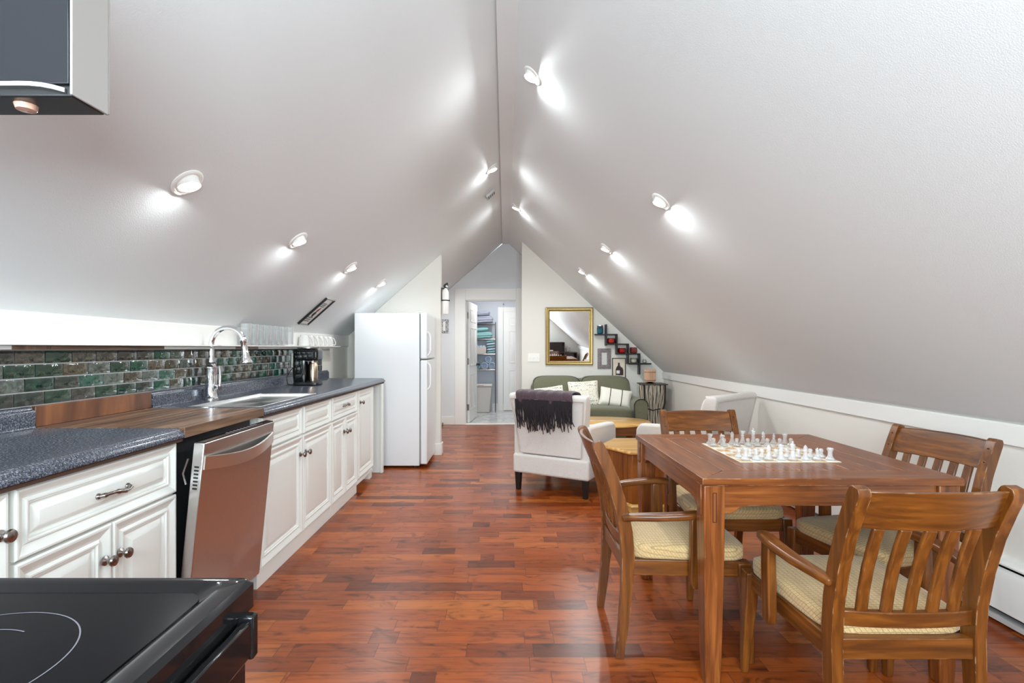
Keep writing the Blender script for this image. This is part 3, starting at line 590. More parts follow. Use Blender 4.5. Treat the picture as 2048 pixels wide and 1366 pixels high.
# cup shelf
sh = thing('cup_shelf', (XL+.06, 3, 1.237), 'long thin white shelf above the tiles carrying glasses and mugs', 'shelf')
MB().box(XL+.001, XL+.115, .2, 5.36, 1.2405, 1.2475).build('board', M_TRIM, sh, .001)
for (a, b, mm) in ((.2, 1.83, M_TRIM), (1.83, 1.99, W_WAL('z')), (1.99, 2.65, W_WAL('y')), (2.65, 3.35, M_TRIM), (3.35, 3.66, W_STAIN('y')), (3.66, 4.35, M_PLATE), (4.35, 4.74, W_STAIN('y')), (4.74, 5.3, M_PLATE)):
    MB().box(XL+.001, XL+.075, a+.0005, b-.0005, 1.2245, 1.2395).build('cleat', mm, sh, .001)
def tumbler(y, x, lab):
    o = MB().lathe([(.0, .004), (.029, .004), (.033, .012), (.0355, .146), (.0345, .1465), (.032, .014), (.0, .013)], n=24).build('drinking_glass', M_GLASS, None)
    o.location = (x, y, 1.2480); return tag(o, lab, 'glass', 'clear glasses on the shelf above the tiles')
g0 = None; ords = ['first', 'second', 'third', 'fourth', 'fifth', 'sixth', 'seventh', 'eighth']
for i in range(8):
    lab = 'clear tumbler on the thin white shelf, %s from the faucet side' % ords[i]
    if g0 is None: g0 = tumbler(3.50+.1*i, XL+.065, lab)
    else: c = g0.copy(); C.objects.link(c); c.location = (XL+.065, 3.50+.1*i, 1.2480); c['label'] = lab
mg = thing('coffee_mug', (0, 0, 0), '', 'mug', 'white mugs upside down on the shelf')
M_MUG = mat('mug_glaze', hexc(214, 212, 208), 0.25)
MB().lathe([(.043, 0), (.0465, .001), (.041, .06), (.032, .092), (.026, .097), (.0, .097)], n=28).build('cup', M_MUG, mg)
MB().tube([(.0, .040, .085), (.0, .062, .070), (.0, .076, .035), (.0, .074, .016), (.0, .064, .010), (.0, .043, .020)], .0048, 10).build('handle', M_MUG, mg)
mo = ['first', 'second', 'third', 'fourth', 'fifth', 'sixth']
for i in range(6):
    lab = 'upside-down white mug on the thin shelf, %s counting away from the camera' % mo[i]
    loc = (XL+.062, 4.52+.125*i, 1.2482)
    if i == 0: mg.location = loc; mg['label'] = lab; mg.rotation_euler = (0, 0, -.8)
    else: copy_tree(mg, loc, -.8, lab)
    if i < 5:
        pass
# coffee maker
CX, CY = -1.61, 4.28
cm = thing('coffee_maker', (CX, CY, .925), 'black coffee maker with a steel flask on the counter beside the outlet', 'coffee maker')
MB().sell((CX-.01, CY, .94), (.10, .085, .014), 8).build('base', M_BLACK, cm)
MB().sell((CX-.058, CY, 1.08), (.050, .08, .14), 9).build('column', M_GLOSSB, cm)
MB().sell((CX-.008, CY, 1.175), (.098, .086, .05), 9).build('brew_head', M_GLOSSB, cm)
MB().lathe([(.0, 1.226), (.06, 1.226), (.09, 1.228), (.09, 1.234), (.0, 1.238)], (CX-.005, CY, 0), 28).build('lid', M_PEWTER, cm)
MB().lathe([(.0, .955), (.036, .955), (.038, .965), (.038, 1.09), (.03, 1.105), (.03, 1.12), (.0, 1.12)], (CX+.03, CY, 0), 28).build('flask', mat('bronze_steel', (.45, .36, .28, 1), .25, 1), cm)
ou = thing('wall_outlet', (XL+.012, 4.42, 1.12), 'white wall outlet on the tiles beside the coffee maker', 'outlet')
MB().box(XL+.0108, XL+.017, 4.375, 4.455, 1.065, 1.185).build('cover_plate', M_PLATE, ou, .002)
MB().box(XL+.0172, XL+.042, 4.40, 4.43, 1.085, 1.115).build('plug', M_BLACK, ou, .004)
o = MB().tube([(XL+.045, 4.40, 1.10), (XL+.07, 4.33, 1.09), (XL+.055, 4.24, 1.04), (XL+.05, 4.19, .99), (XL+.05, 4.21, .94), (XL+.07, 4.22, .930), (XL+.11, 4.22, .929)], .003, 8).build('power_cord', M_BLACK, None); tag(o, 'black power cord looping from the outlet to the coffee maker', 'cord')
# framed sign on the slope
sg = thing('framed_sign', (-1.605, 4.42, zc(-1.605)), 'small black-framed sign with a red motif on the left slope above the mugs', 'sign')
u = Vector((1, 0, SL)).normalized(); nrm = Vector((SL, 0, -1)).normalized()
Tm = Matrix.Translation(sg.location) @ Matrix((( u.x, 0, nrm.x, 0), (u.y, 1, nrm.y, 0), (u.z, 0, nrm.z, 0), (0, 0, 0, 1)))
def sgm(): q = MB(); q.T = Tm; return q
L_, W_ = .16, .105
for a_, b_ in ((-W_, -W_+.012), (W_-.012, W_)): sgm().box(-L_, L_, a_, b_, .001, .018).build('frame_rail', M_BLACK, sg)
sgm().box(-L_, -L_+.01, -W_+.012, W_-.012, .001, .014).box(L_-.01, L_, -W_+.012, W_-.012, .001, .014).build('end_frame', mat('grey_frame', hexc(150, 155, 150), .5), sg)
sgm().box(-L_+.01, L_-.01, -W_+.012, W_-.012, .001, .006).build('print', M_PLATE, sg)
q = sgm(); random.seed(3)
for r in range(3):
    for k in range(9): q.box(-.125+r*.022, -.125+r*.022+.014, -.06+k*.013, -.06+k*.013+.006+random.random()*.004, .0062, .0068)
    for k in range(7): q.box(.055+r*.018, .055+r*.018+.012, -.045+k*.013, -.045+k*.013+.006+random.random()*.004, .0062, .0068)
q.build('lettering', M_MARK, sg)
q = sgm(); q.lathe([(.028, .0062), (.024, .0085), (0, .009)], (-.03, 0, 0), 20).lathe([(.014, .0062), (.012, .0085), (0, .009)], (-.055, .01, 0), 16); q.build('dark_motif', mat('dark_print', (.03, .02, .015, 1), .6), sg)
q = sgm(); q.lathe([(.02, .0062), (.018, .0085), (0, .009)], (.014, 0, 0), 20).lathe([(.012, .0062), (.01, .0085), (0, .009)], (.035, .008, 0), 16); q.build('red_motif', mat('red_print', hexc(150, 60, 60), .6), sg)

# ---------------------------------------------------------------- dishwasher
dwr = thing('dishwasher', (-1.5, 2.3, 0), 'stainless steel dishwasher with its door ajar', 'dishwasher')
MB().box(XL+.03, -1.285, 2.0, 2.62, .10, .872).box(XL+.03, -1.34, 2.0, 2.62, 0, .10).build('tub', mat('dark_tub', (.02, .02, .022, 1), .4), dwr, .003)
MB().box(-1.80, -1.30, 1.99, 2.63, .874, .884).build('top_rail', M_STEEL, dwr)
tilt = math.atan2(.075, .76)
Tm = Matrix.Translation((-1.232, 2.305, .10)) @ Matrix.Rotation(tilt, 4, 'Y')
def dm(): q = MB(); q.T = Tm; return q
doo = dm().box(-.042, 0, -.303, .303, 0, .765).build('door', M_STEEL, dwr, .003)
dm().box(-.039, -.004, -.298, .298, .7655, .769).build('control_strip', M_GLOSSB, doo)
q = dm()
for k in range(9): q.box(-.03, -.015, -.1+k*.03, -.085+k*.03, .7695, .7702)
q.build('button', M_MARK, doo)
q = dm(); rings = []
for k in range(21):
    t = k/20; y = -.298+.596*t; d = .004+.034*math.sin(PI*t); z = .715-.0*t-.022*math.sin(PI*t); hh = .052
    rings.append([(d-.006, y, z-hh), (d+.003, y, z-hh), (d+.003, y, z), (d-.006, y, z)])
q.loft(rings); q.build('handle', mat('pale_brushed_steel', (.80, .78, .75, 1), .3, 1.0), doo)
q = dm()
for k in range(7): q.box(-.030, -.012, -.3036, -.3022, .585+k*.014, .592+k*.014)
q.build('vent_slots', M_BLACK, doo)
q = dm(); q.tube([(-.06, -.297, .70), (-.075, -.297, .64), (-.06, -.297, .60)], .004, 8); q.build('hinge_cable', M_STEEL, dwr)

# ---------------------------------------------------------------- refrigerator
fr = thing('refrigerator', (-1.2, 5.65, 0), 'white top-freezer refrigerator at the end of the counter', 'refrigerator')
MB().box(-1.545, -.878, 5.33, 5.945, .02, 1.588).build('body', M_FRIDGE, fr, .008, 3)
for nme, a, b in (('freezer_door', 1.118, 1.592), ('fridge_door', .035, 1.105)):
    d = MB().box(-.868, -.800, 5.335, 5.945, a, b).build(nme, M_FRIDGE, fr, .012, 3)
    MB().box(-.878, -.868, 5.345, 5.935, a+.01, b-.01).build('gasket', mat('grey_gasket', hexc(120, 122, 124), .6), d)
    if a > 1: zz = [(1.15, 1.40)]
    else: zz = [(.80, 1.085), (.52, .80)]
    za, zb = zz[0]
    MB().bar([(-.80, 5.365, za), (-.775, 5.365, za+.03), (-.768, 5.365, za+.06), (-.768, 5.365, zb-.06), (-.775, 5.365, zb-.03), (-.80, 5.365, zb)], .03, .016, (0, 1, 0)).build('handle', M_FRIDGE, d, .003)
for y in (5.37, 5.9): MB().lathe([(.016, 0), (.018, .004), (.012, .02)], (-.93, y, 0), 14).build('foot', M_BLACK, fr)
MB().box(-.93, -.89, 5.36, 5.92, .03, .034).build('kick_grille', M_BLACK, fr)
MB().box(-.90, -.85, 5.34, 5.38, 1.5925, 1.602).build('hinge_cover', M_FRIDGE, fr, .003)
# ---------------------------------------------------------------- range (cooktop) and hood
st = thing('electric_range', (-.66, .31, 0), 'black electric range with a smooth glass cooktop in the near left corner', 'stove')
sx0, sx1, sy0, sy1 = -.985, -.334, -.07, .697
MB().box(sx0, sx1-.02, sy0+.006, sy1-.006, .02, .895).build('body', M_GLOSSB, st, .003)
q = MB()
def rr(x0, x1, y0, y1, r, z, n=8):
    out = []
    for cx, cy, a0 in ((x1-r, y1-r, 0), (x0+r, y1-r, PI/2), (x0+r, y0+r, PI), (x1-r, y0+r, 1.5*PI)):
        for k in range(n+1): a_ = a0+PI/2*k/n; out.append((cx+r*math.cos(a_), cy+r*math.sin(a_), z))
    return out
q.loft([rr(sx0, sx1, sy0, sy1, .008, .887), rr(sx0, sx1, sy0, sy1, .008, .918), rr(sx0+.006, sx1-.006, sy0+.006, sy1-.006, .01, .9245), rr(sx0+.03, sx1-.03, sy0+.024, sy1-.024, .02, .9245), rr(sx0+.042, sx1-.042, sy0+.034, sy1-.034, .03, .917)])
q.build('cooktop_frame', M_GLOSSB, st)
MB().loft([rr(sx0+.043, sx1-.043, sy0+.035, sy1-.035, .03, .9165), rr(sx0+.043, sx1-.043, sy0+.035, sy1-.035, .03, .9185)]).build('glass_top', M_COOK, st)
def arc(cx, cy, r, a0, a1, wd=.0016, n=60, z=.9188):
    o1 = []; o2 = []
    for k in range(n+1):
        a_ = math.radians(a0+(a1-a0)*k/n); o1.append((cx+(r+wd/2)*math.cos(a_), cy+(r+wd/2)*math.sin(a_), z)); o2.append((cx+(r-wd/2)*math.cos(a_), cy+(r-wd/2)*math.sin(a_), z))
    MB().add(o1+o2, [(k, k+1, k+2+n, k+1+n) for k in range(n)]).build('burner_ring', M_MARK, st)
bcx, bcy, br = -.553, .50, .112
arc(bcx, bcy, br, -20, 200); arc(bcx, bcy, br, -75, -30); arc(bcx, bcy, br, 210, 260); arc(bcx, bcy, .075, 70, 200)
arc(-.80, .50, .075, 0, 360); arc(-.80, .14, .10, 0, 360); arc(-.553, .14, .08, 0, 360)
q = MB()
for k in range(6):
    xx = -.603+.0055*k
    q.add([(xx, .470, .9188), (xx+.002, .470, .9188), (xx+.008, .480, .9188), (xx+.006, .480, .9188)], [(0, 1, 2, 3)])
q.build('burner_lettering', M_MARK, st)
MB().box(sx1-.02, sx1-.006, sy0+.004, sy1-.004, .834, .886).build('control_panel', M_GLOSSB, st, .004)
od = MB().box(sx1-.02, sx1-.006, sy0+.012, sy1-.012, .20, .830).build('oven_door', M_GLOSSB, st, .005)
q = MB().box(sx1+.004, sx1+.016, sy0+.02, sy1-.045, .842, .888).box(sx1-.004, sx1+.018, sy1-.045, sy1-.030, .838, .893).box(sx1-.004, sx1+.018, sy0+.005, sy0+.02, .838, .892)
q.build('handle', M_GLOSSB, od, .003)
MB().box(sx1-.02, sx1, sy0+.012, sy1-.012, .04, .19).build('storage_drawer', M_GLOSSB, st, .004)
hd = thing('range_hood', (-.83, .63, 1.52), 'black glass-fronted range hood with a light grey end panel, top left', 'range hood')
hx = -.503; ya, yb = .604, .660; hz = 1.521
MB().box(-1.14, hx-.003, ya+.004, yb-.002, hz+.003, 1.93).build('body', M_BLACK, hd, .002)
MB().box(hx-.003, hx, ya, yb, hz+.004, 1.93).box(hx-.004, hx-.001, yb, yb+.004, hz+.006, 1.93).build('end_panel', mat('pale_grey_metal', hexc(146, 140, 136), .35), hd, .001)
MB().box(-1.14, hx-.004, ya, ya+.0035, hz+.016, 1.93).build('glass_front', mat('smoky_glass', hexc(30, 30, 34), .15, spec=.25), hd, .001)
q = MB(); rings = []
for k in range(15):
    t = k/14; x = -.70+.19*t; z = hz+.020-.012*max(0, (t-.55)/.45)**1.3+.003*math.sin(t*9)
    rings.append([(x, ya-.002, z-.004), (x, ya+.004, z-.004), (x, ya+.004, z+.001), (x, ya-.002, z+.001)])
q.loft(rings); q.build('lower_lip', M_CHROME, hd)
MB().lathe([(.0, hz-.004), (.010, hz-.003), (.012, hz+.003), (.0, hz+.0032)], (-.58, .63, 0), 16).build('lamp_lens', mat('copper_lens', hexc(190, 150, 130), .2), hd)
# ---------------------------------------------------------------- dining chair
def make_chair():
    root = thing('dining_chair', (0, 0, 0), '', 'chair', 'slat-back wooden armchairs around the dining table')
    wz, wx_, wy = W_CH('z'), W_CH('x'), W_CH('y')
    path = [(-.258, 0), (-.243, .12), (-.230, .26), (-.224, .40), (-.232, .50), (-.252, .60), (-.285, .71), (-.318, .79), (-.340, .838)]
    def py_(z):
        for (a, b), (c, d) in zip(path, path[1:]):
            if b <= z <= d: return a+(c-a)*(z-b)/(d-b)
        return path[-1][0]
    for s_ in (-1, 1):
        q = MB(); x = .205*s_
        q.bar([(x, y, z) for y, z in path]+[(x, -.345, .850), (x, -.347, .8585)], .034, [.030, .036, .044, .05, .05, .05, .048, .047, .046, .040, .024], (1, 0, 0))
        q.mi = 1
        for z in (.765, .818):
            q.lathe([(.0055, 0), (.0055, .002), (0, .0022)], (x, py_(z)+.0235, z), 10, 'y')
        q.mi = 0
        q.build('back_leg', [wz, M_LEGB], root, .009, 4)
        q = MB(); x = .232*s_
        q.bar([(x+.012*s_, .245, 0), (x+.008*s_, .240, .12), (x+.002*s_, .228, .28), (x, .222, .392)], [.026, .034, .044, .048], [.026, .036, .048, .052], (1, 0, 0))
        q.build('front_leg', wz, root, .005, 3)
        # arm
        q = MB(); q.bar([(.218*s_, -.248, .558), (.235*s_, -.20, .566), (.256*s_, -.12, .573), (.266*s_, -.03, .580), (.264*s_, .03, .584), (.258*s_, .07, .582), (.252*s_, .085, .580)], [.03, .036, .044, .05, .05, .044, .028], .026, (1, 0, 0))
        q.build('armrest', wy, root, .008, 3)
        q = MB(); q.bar([(.258*s_, .030, .298), (.258*s_, .030, .315), (.258*s_, .030, .34), (.262*s_, .028, .50), (.262*s_, .028, .571)], .030, [.03, .046, .052, .05, .046], (1, 0, 0))
        q.build('arm_support', wz, root, .005, 3)
        q = MB(); q.bar([(.205*s_, -.215, .362), (.226*s_, .21, .362)], .026, .062, (1, 0, 0)); q.build('seat_rail', wy, root, .003)
    MB().box(-.215, .215, .212, .238, .331, .393).build('seat_rail', wx_, root, .003)
    MB().box(-.19, .19, -.243, -.210, .335, .396).build('seat_rail', wx_, root, .003)
    # top rail, curved
    def bow(x): return -.030*(1-(x/.19)**2)
    q = MB(); rings = []
    for k in range(13):
        x = -.19+.38*k/12; b = bow(x); c_ = .004*(1-(x/.19)**2)
        rings.append([(x, py_(.738)+b-.010, .736), (x, py_(.738)+b+.012, .736), (x, py_(.82)+b+.013, .82), (x, py_(.838)+b+.006, .846+c_), (x, py_(.838)+b-.012, .848+c_), (x, py_(.80)+b-.012, .80)])
    q.loft(rings); q.build('top_rail', wx_, root, .003)
    q = MB(); rings = []
    for k in range(13):
        x = -.19+.38*k/12; b = bow(x)*.6; y0_, y1_ = py_(.432), py_(.476)
        rings.append([(x, y0_+b-.010, .430), (x, y0_+b+.012, .430), (x, y1_+b+.012, .476), (x, y1_+b-.010, .476)])
    q.loft(rings); q.build('lower_rail', wx_, root, .003)
    for k in range(5):
        x = -.132+.066*k; q = MB()
        q.bar([(x, py_(z)+bow(x)*(.6+.4*(z-.47)/.28), z) for z in (.474, .54, .61, .68, .738)], .033, .013, (1, 0, 0)); q.build('back_slat', wz, root, .004)
    def fn(p):
        x, y, z = p; k = .86+.14*(y+.235)/.47; return (x*k, y, z+(.012*(1-(x/.23)**2)*(1-(y/.24)**2) if z > 0 else 0))
    MB().sell((0, .015, .417), (.243, .236, .032), 7, 12, fn).build('seat_cushion', M_SEAT, root)
    return root
ch = make_chair()
ch.location = (.712, 2.275, 0); ch.rotation_euler = (0, 0, -PI/2); ch['label'] = 'wooden slat-back armchair at the left side of the table'
copy_tree(ch, (1.155, 1.735, 0), 0, 'wooden slat-back armchair nearest the camera, seen from behind')
copy_tree(ch, (1.62, 2.245, 0), math.radians(92+11), 'wooden slat-back armchair on the right by the white heater')
copy_tree(ch, (1.15, 2.785, 0), PI-.01, 'wooden slat-back armchair at the far side of the table facing the camera')
# ---------------------------------------------------------------- dining table
tx0, tx1, ty0, ty1 = .712, 1.655, 1.872, 2.835
tb = thing('dining_table', ((tx0+tx1)/2, (ty0+ty1)/2, 0), 'square brown wooden dining table with a planked top', 'table')
q = MB(); bw = .125; z0_, z1_ = .733, .760
g = .0011
q.mi = 0
q.prism([(tx0, ty0), (tx1, ty0), (tx1-bw-g, ty0+bw-g), (tx0+bw+g, ty0+bw-g)], z0_, z1_, 'z'); q.prism([(tx0, ty1), (tx1, ty1), (tx1-bw-g, ty1-bw+g), (tx0+bw+g, ty1-bw+g)], z0_, z1_, 'z')
q.mi = 1
q.prism([(tx0, ty0+g), (tx0, ty1-g), (tx0+bw-g, ty1-bw-g), (tx0+bw-g, ty0+bw+g)], z0_, z1_, 'z'); q.prism([(tx1, ty0+g), (tx1, ty1-g), (tx1-bw+g, ty1-bw-g), (tx1-bw+g, ty0+bw+g)], z0_, z1_, 'z')
n_ = 7; pw = (tx1-tx0-2*bw)/n_
for k in range(n_): q.box(tx0+bw+k*pw+g, tx0+bw+(k+1)*pw-g, ty0+bw+g, ty1-bw-g, z0_, z1_)
q.build('tabletop', [W_TB('x'), W_TB('y')], tb, .0015)
def apron(L):  # profile in (u,z)
    return [(0, .733), (L, .733), (L, .628), (L-.035, .630), (L-.06, .650), (L-.10, .655), (.10, .655), (.06, .650), (.035, .630), (0, .628)]
lw = .076; ins = .008
for (a, axis_) in ((ty0+ins+.012, 'f'), (ty1-ins-.034, 'f')):
    L = tx1-tx0-2*(ins+lw); p = [(tx0+ins+lw+u_, z) for u_, z in apron(L)]
    MB().prism(p, a, a+.022).build('apron', W_TB('x'), tb, .002)
for a in (tx0+ins+.012, tx1-ins-.034):
    L = ty1-ty0-2*(ins+lw); p = [(ty0+ins+lw+u_, z) for u_, z in apron(L)]
    MB().prism(p, a, a+.022, 'x').build('apron', W_TB('y'), tb, .002)
for cx in (tx0+ins+lw/2, tx1-ins-lw/2):
    for cy in (ty0+ins+lw/2, ty1-ins-lw/2):
        q = MB(); q.bar([(cx, cy, 0), (cx, cy, .10), (cx, cy, .40), (cx, cy, .60), (cx, cy, .7325)], [.054, .060, .072, lw, lw], [.054, .060, .072, lw, lw], (1, 0, 0)); l_ = q.build('leg', W_TB('z'), tb, .004, 2)
        q = MB(); sy_ = -1 if cy < 2.3 else 1; sx_ = -1 if cx < 1.1 else 1
        for off in (-.006, .006): q.box(cx+off-.0018, cx+off+.0018, cy+sy_*(lw/2)-.0008, cy+sy_*(lw/2)+.0008, .60, .705)
        q.box(cx-.007, cx+.007, cy+sy_*(lw/2)-.0008, cy+sy_*(lw/2)+.0008, .598, .601); q.box(cx-.007, cx+.007, cy+sy_*(lw/2)-.0008, cy+sy_*(lw/2)+.0008, .704, .707)
        q.build('carved_groove', mat('dark_groove', hexc(70, 34, 20), .5), l_)
        q = MB(); xx = cx+sx_*lw/2; q.prism([(xx-.001*sx_, .615), (xx+.006*sx_, .625), (xx+.006*sx_, .7325), (xx-.001*sx_, .7325)], cy-.018, cy+.018)
        q.build('corbel', W_TB('z'), l_, .002)
# ---------------------------------------------------------------- chess set
bx0, bx1, by0, by1 = .968, 1.376, 2.135, 2.543
cb = thing('chess_board', ((bx0+bx1)/2, (by0+by1)/2, .7604), 'pale glass chess board on the dining table', 'chess board')
MB().box(bx0-.004, bx1+.004, by0-.004, by1+.004, .7604, .7634).build('board', mat('cream_board', hexc(232, 222, 200), .15), cb, .0008)
q = MB(); s8 = (bx1-bx0)/8
for i in range(8):
    for j in range(8):
        q.mi = (i+j) % 2; q.box(bx0+i*s8+.0004, bx0+(i+1)*s8-.0004, by0+j*s8+.0004, by0+(j+1)*s8-.0004, .7635, .7642)
q.build('squares', [mat('honey_square', hexc(206, 158, 96), .12, coat=.4), mat('pale_square', hexc(240, 232, 214), .12, coat=.4)], cb)
BASE = [(.0, 0), (.0165, 0), (.0175, .004), (.016, .008), (.0125, .011)]
prof = {
 'pawn': BASE+[(.008, .016), (.0065, .022), (.0075, .0235), (.0085, .028), (.0088, .031), (.0078, .035), (.005, .038), (0, .039)],
 'rook': BASE+[(.0095, .018), (.0085, .034), (.0095, .038), (.0125, .043), (.0125, .050), (.010, .050), (.009, .046), (0, .046)],
 'bishop': BASE+[(.0095, .018), (.0065, .034), (.009, .037), (.0065, .039), (.0088, .046), (.008, .052), (.004, .059), (.002, .062), (0, .063)],
 'queen': BASE+[(.010, .018), (.007, .038), (.0095, .041), (.007, .044), (.0085, .052), (.0125, .061), (.012, .064), (.006, .063), (.003, .066), (0, .067)],
 'king': BASE+[(.0105, .018), (.0075, .042), (.010, .045), (.0075, .048), (.0095, .060), (.0105, .065), (.006, .068), (.003, .071), (.004, .076), (.002, .080), (0, .080)],
 'knight': BASE+[(.0095, .017), (.0085, .022), (0, .023)]}
def piece(kind, frosted):
    q = MB().lathe(prof[kind], n=18)
    if kind == 'knight':
        q.sell((0, .002, .032), (.0065, .009, .014), 3, 5).sell((0, .010, .040), (.005, .010, .006), 3, 5).sell((0, -.001, .047), (.003, .003, .005), 2.5, 4)
    if kind == 'king': pass
    return q.build('chess_'+kind, M_FROST if frosted else M_GLASS, None)
order = ['rook', 'knight', 'bishop', 'queen', 'king', 'bishop', 'knight', 'rook']
proto = {}
pos_word = ['at the left end', 'second from left', 'third from left', 'fourth from left', 'fourth from right', 'third from right', 'second from right', 'at the right end']
for fro in (0, 1):
    for r in (0, 1):
        for i in range(8):
            kind = order[i] if r == 0 else 'pawn'
            row = (7-r) if not fro else r
            jit = random.uniform(-.006, .006)
            loc = (bx0+(i+.5)*s8+jit, by0+(row+.5)*s8+random.uniform(-.006, .006), .7642)
            key = (kind, fro)
            if key not in proto: o = piece(kind, fro); proto[key] = o
            else: o = proto[key].copy(); C.objects.link(o)
            o.location = loc; o.rotation_euler = (0, 0, (PI if not fro else 0)+random.uniform(-.4, .4))
            tag(o, '%s chess %s %s of the %s row' % ('frosted glass' if fro else 'clear glass', kind, pos_word[i], ('near' if fro else 'far')+(' pawn' if r else ' back')), 'chess piece', ('frosted' if fro else 'clear')+' glass chess pieces')
# ---------------------------------------------------------------- armchairs
def make_armchair():
    root = thing('armchair', (0, 0, 0), '', 'armchair', 'cream upholstered armchairs')
    MB().box(-.35, .35, -.33, .36, .15, .315).build('base', M_CREAM, root, .02, 4)
    for s_ in (-1, 1):
        q = MB(); xa, xb = sorted((.262*s_, .352*s_)); q.prism([(-.31, .15), (.37, .15), (.37, .50), (.33, .555), (-.2, .585), (-.31, .585)], xa, xb, 'x'); q.build('arm', M_CREAM, root, .022, 4)
    MB().sell((0, .06, .385), (.262, .30, .085), 8, 10).build('seat_cushion', M_CREAM, root)
    # back: outer shell leaning back, flaring towards the top
    q = MB(); rings = []
    for t, wd, y, th in ((0, .295, -.315, .15), (.15, .30, -.322, .15), (.4, .312, -.340, .145), (.65, .328, -.362, .14), (.85, .345, -.382, .13), (.95, .352, -.392, .12), (1.0, .354, -.398, .10)):
        z = .322+.50*t; x1 = wd
        rings.append([(-x1, y, z), (x1, y, z), (x1, y+th*.9, z), (x1-.05, y+th+.02, z), (.1, y+th, z), (-.1, y+th, z), (-x1+.05, y+th+.02, z), (-x1, y+th*.9, z)])
    rings.append([(a*.985, b+(.02 if b < -.3 else -.02), c+.022) for a, b, c in rings[-1]])
    q.loft(rings); q.build('backrest', M_CREAM, root, .016, 4)
    q = MB(); q.tube([(-.285, -.322, .33), (-.30, -.342, .50), (-.325, -.378, .72), (-.333, -.398, .80)], .005, 8).tube([(.285, -.322, .33), (.30, -.342, .50), (.325, -.378, .72), (.333, -.398, .80)], .005, 8).tube([(-.333, -.398, .80), (0, -.400, .803), (.333, -.398, .80)], .005, 8)
    q.build('piping', mat('taupe_seam', hexc(190, 182, 172), .9), root)
    for sx in (-1, 1):
        for yy in (-.295, .31):
            q = MB(); q.bar([(sx*.31, yy, 0), (sx*.31, yy, .15)], [.036, .05], [.036, .05], (1, 0, 0)); q.build('leg', M_LEGB, root, .003)
    return root
ac = make_armchair(); AR = math.radians(-30); AL = (.535, 4.645, 0)
ac.location = AL; ac.rotation_euler = (0, 0, AR); ac['label'] = 'cream armchair with a dark throw on its back, seen from behind'
copy_tree(ac, (1.68, 4.62, 0), math.radians(40), 'cream armchair by the right knee wall, half hidden by the dining chair')
# throw
th = thing('throw_blanket', AL, 'plum knitted throw with black fringe over the back of the left armchair', 'blanket'); th.rotation_euler = (0, 0, AR)
q = MB(); rings = []
pr = [(-.225, .70), (-.228, .78), (-.236, .838), (-.262, .862), (-.32, .868), (-.385, .864), (-.410, .845), (-.417, .815), (-.415, .785)]
nx = 26; random.seed(5)
top = []; 
for i, (y, z) in enumerate(pr):
    row = []
    for k in range(nx+1):
        x = -.275+.52*k/nx; wv = .004*math.sin(k*1.3+i*.7)+.003*math.sin(k*2.9)
        row.append((x+.01*math.sin(i), y-(.006+wv if i > 4 else 0), z+(wv+.004 if 2 < i < 7 else 0)-(.02*math.sin(k*.5) if i == 8 else 0)))
    top.append(row)
vs = [p for r in top for p in r]; fs = []
for i in range(len(pr)-1):
    for k in range(nx): a = i*(nx+1)+k; fs.append((a, a+1, a+nx+2, a+nx+1))
q.add(vs, fs); o = q.build('cloth', M_PLUM, th, local=True); sm = o.modifiers.new('solid', 'SOLIDIFY'); sm.thickness = .009; sm.offset = 1 if False else 0; o.modifiers.new('sub', 'SUBSURF').levels = 1; o.modifiers['sub'].render_levels = 2
q = MB()
for k in range(104):
    x = -.272+.515*k/103; L = .215+random.uniform(-.05, .045)-(.02 if k % 9 == 0 else 0); y = -.424; zt = .80; 
    if .2 < k/103 < .65: L += .03
    q.tube([(x, y, zt), (x+random.uniform(-.004, .004), y+.004, zt-L*.4), (x+random.uniform(-.010, .010), y+.022+random.uniform(0, .006), zt-L*.8), (x+random.uniform(-.012, .012), y+.030, zt-L)], [.0046, .0042, .0038, .003], 6)
o = q.build('fringe', M_FRINGE, th, local=True); o['kind'] = 'stuff'; plab(o, 'black yarn fringe')
# ---------------------------------------------------------------- wooden tables
ct = thing('coffee_table', (1.0, 5.56, 0), 'oval honey oak coffee table in front of the sofa', 'coffee table')
def ell(cx, cy, rx, ry, z, n=48): return [(cx+rx*math.cos(2*PI*k/n), cy+ry*math.sin(2*PI*k/n), z) for k in range(n)]
MB().loft([ell(1.0, 5.56, .54, .35, .425), ell(1.0, 5.56, .555, .365, .43), ell(1.0, 5.56, .555, .365, .44), ell(1.0, 5.56, .54, .35, .452)]).build('tabletop', W_HONEY('x'), ct)
MB().box(.60, 1.40, 5.33, 5.79, .33, .4245).build('apron', W_AMBER('x'), ct, .003)
for sx in (.62, 1.38):
    for sy in (5.35, 5.77): MB().box(sx-.03, sx+.03, sy-.03, sy+.03, 0, .3295).build('leg', W_AMBER('z'), ct, .003)
MB().box(.64, 1.36, 5.37, 5.75, .10, .12).build('lower_shelf', W_AMBER('x'), ct, .003)
hxc = (1.105, 4.157); R6 = .345
het = thing('hexagonal_end_table', (*hxc, 0), 'hexagonal honey wood end table between the two armchairs', 'end table')
def hexr(r, z): return [(hxc[0]+r*math.cos(PI/3*k), hxc[1]+r*math.sin(PI/3*k), z) for k in range(6)]
MB().loft([hexr(R6-.01, .432), hexr(R6+.004, .438), hexr(R6+.004, .448), hexr(R6-.008, .460)]).build('tabletop', W_HONEY('x'), het, .001)
MB().loft([hexr(R6-.04, .06), hexr(R6-.04, .4315)]).build('body', W_AMBER('z'), het, .003)
q = MB()
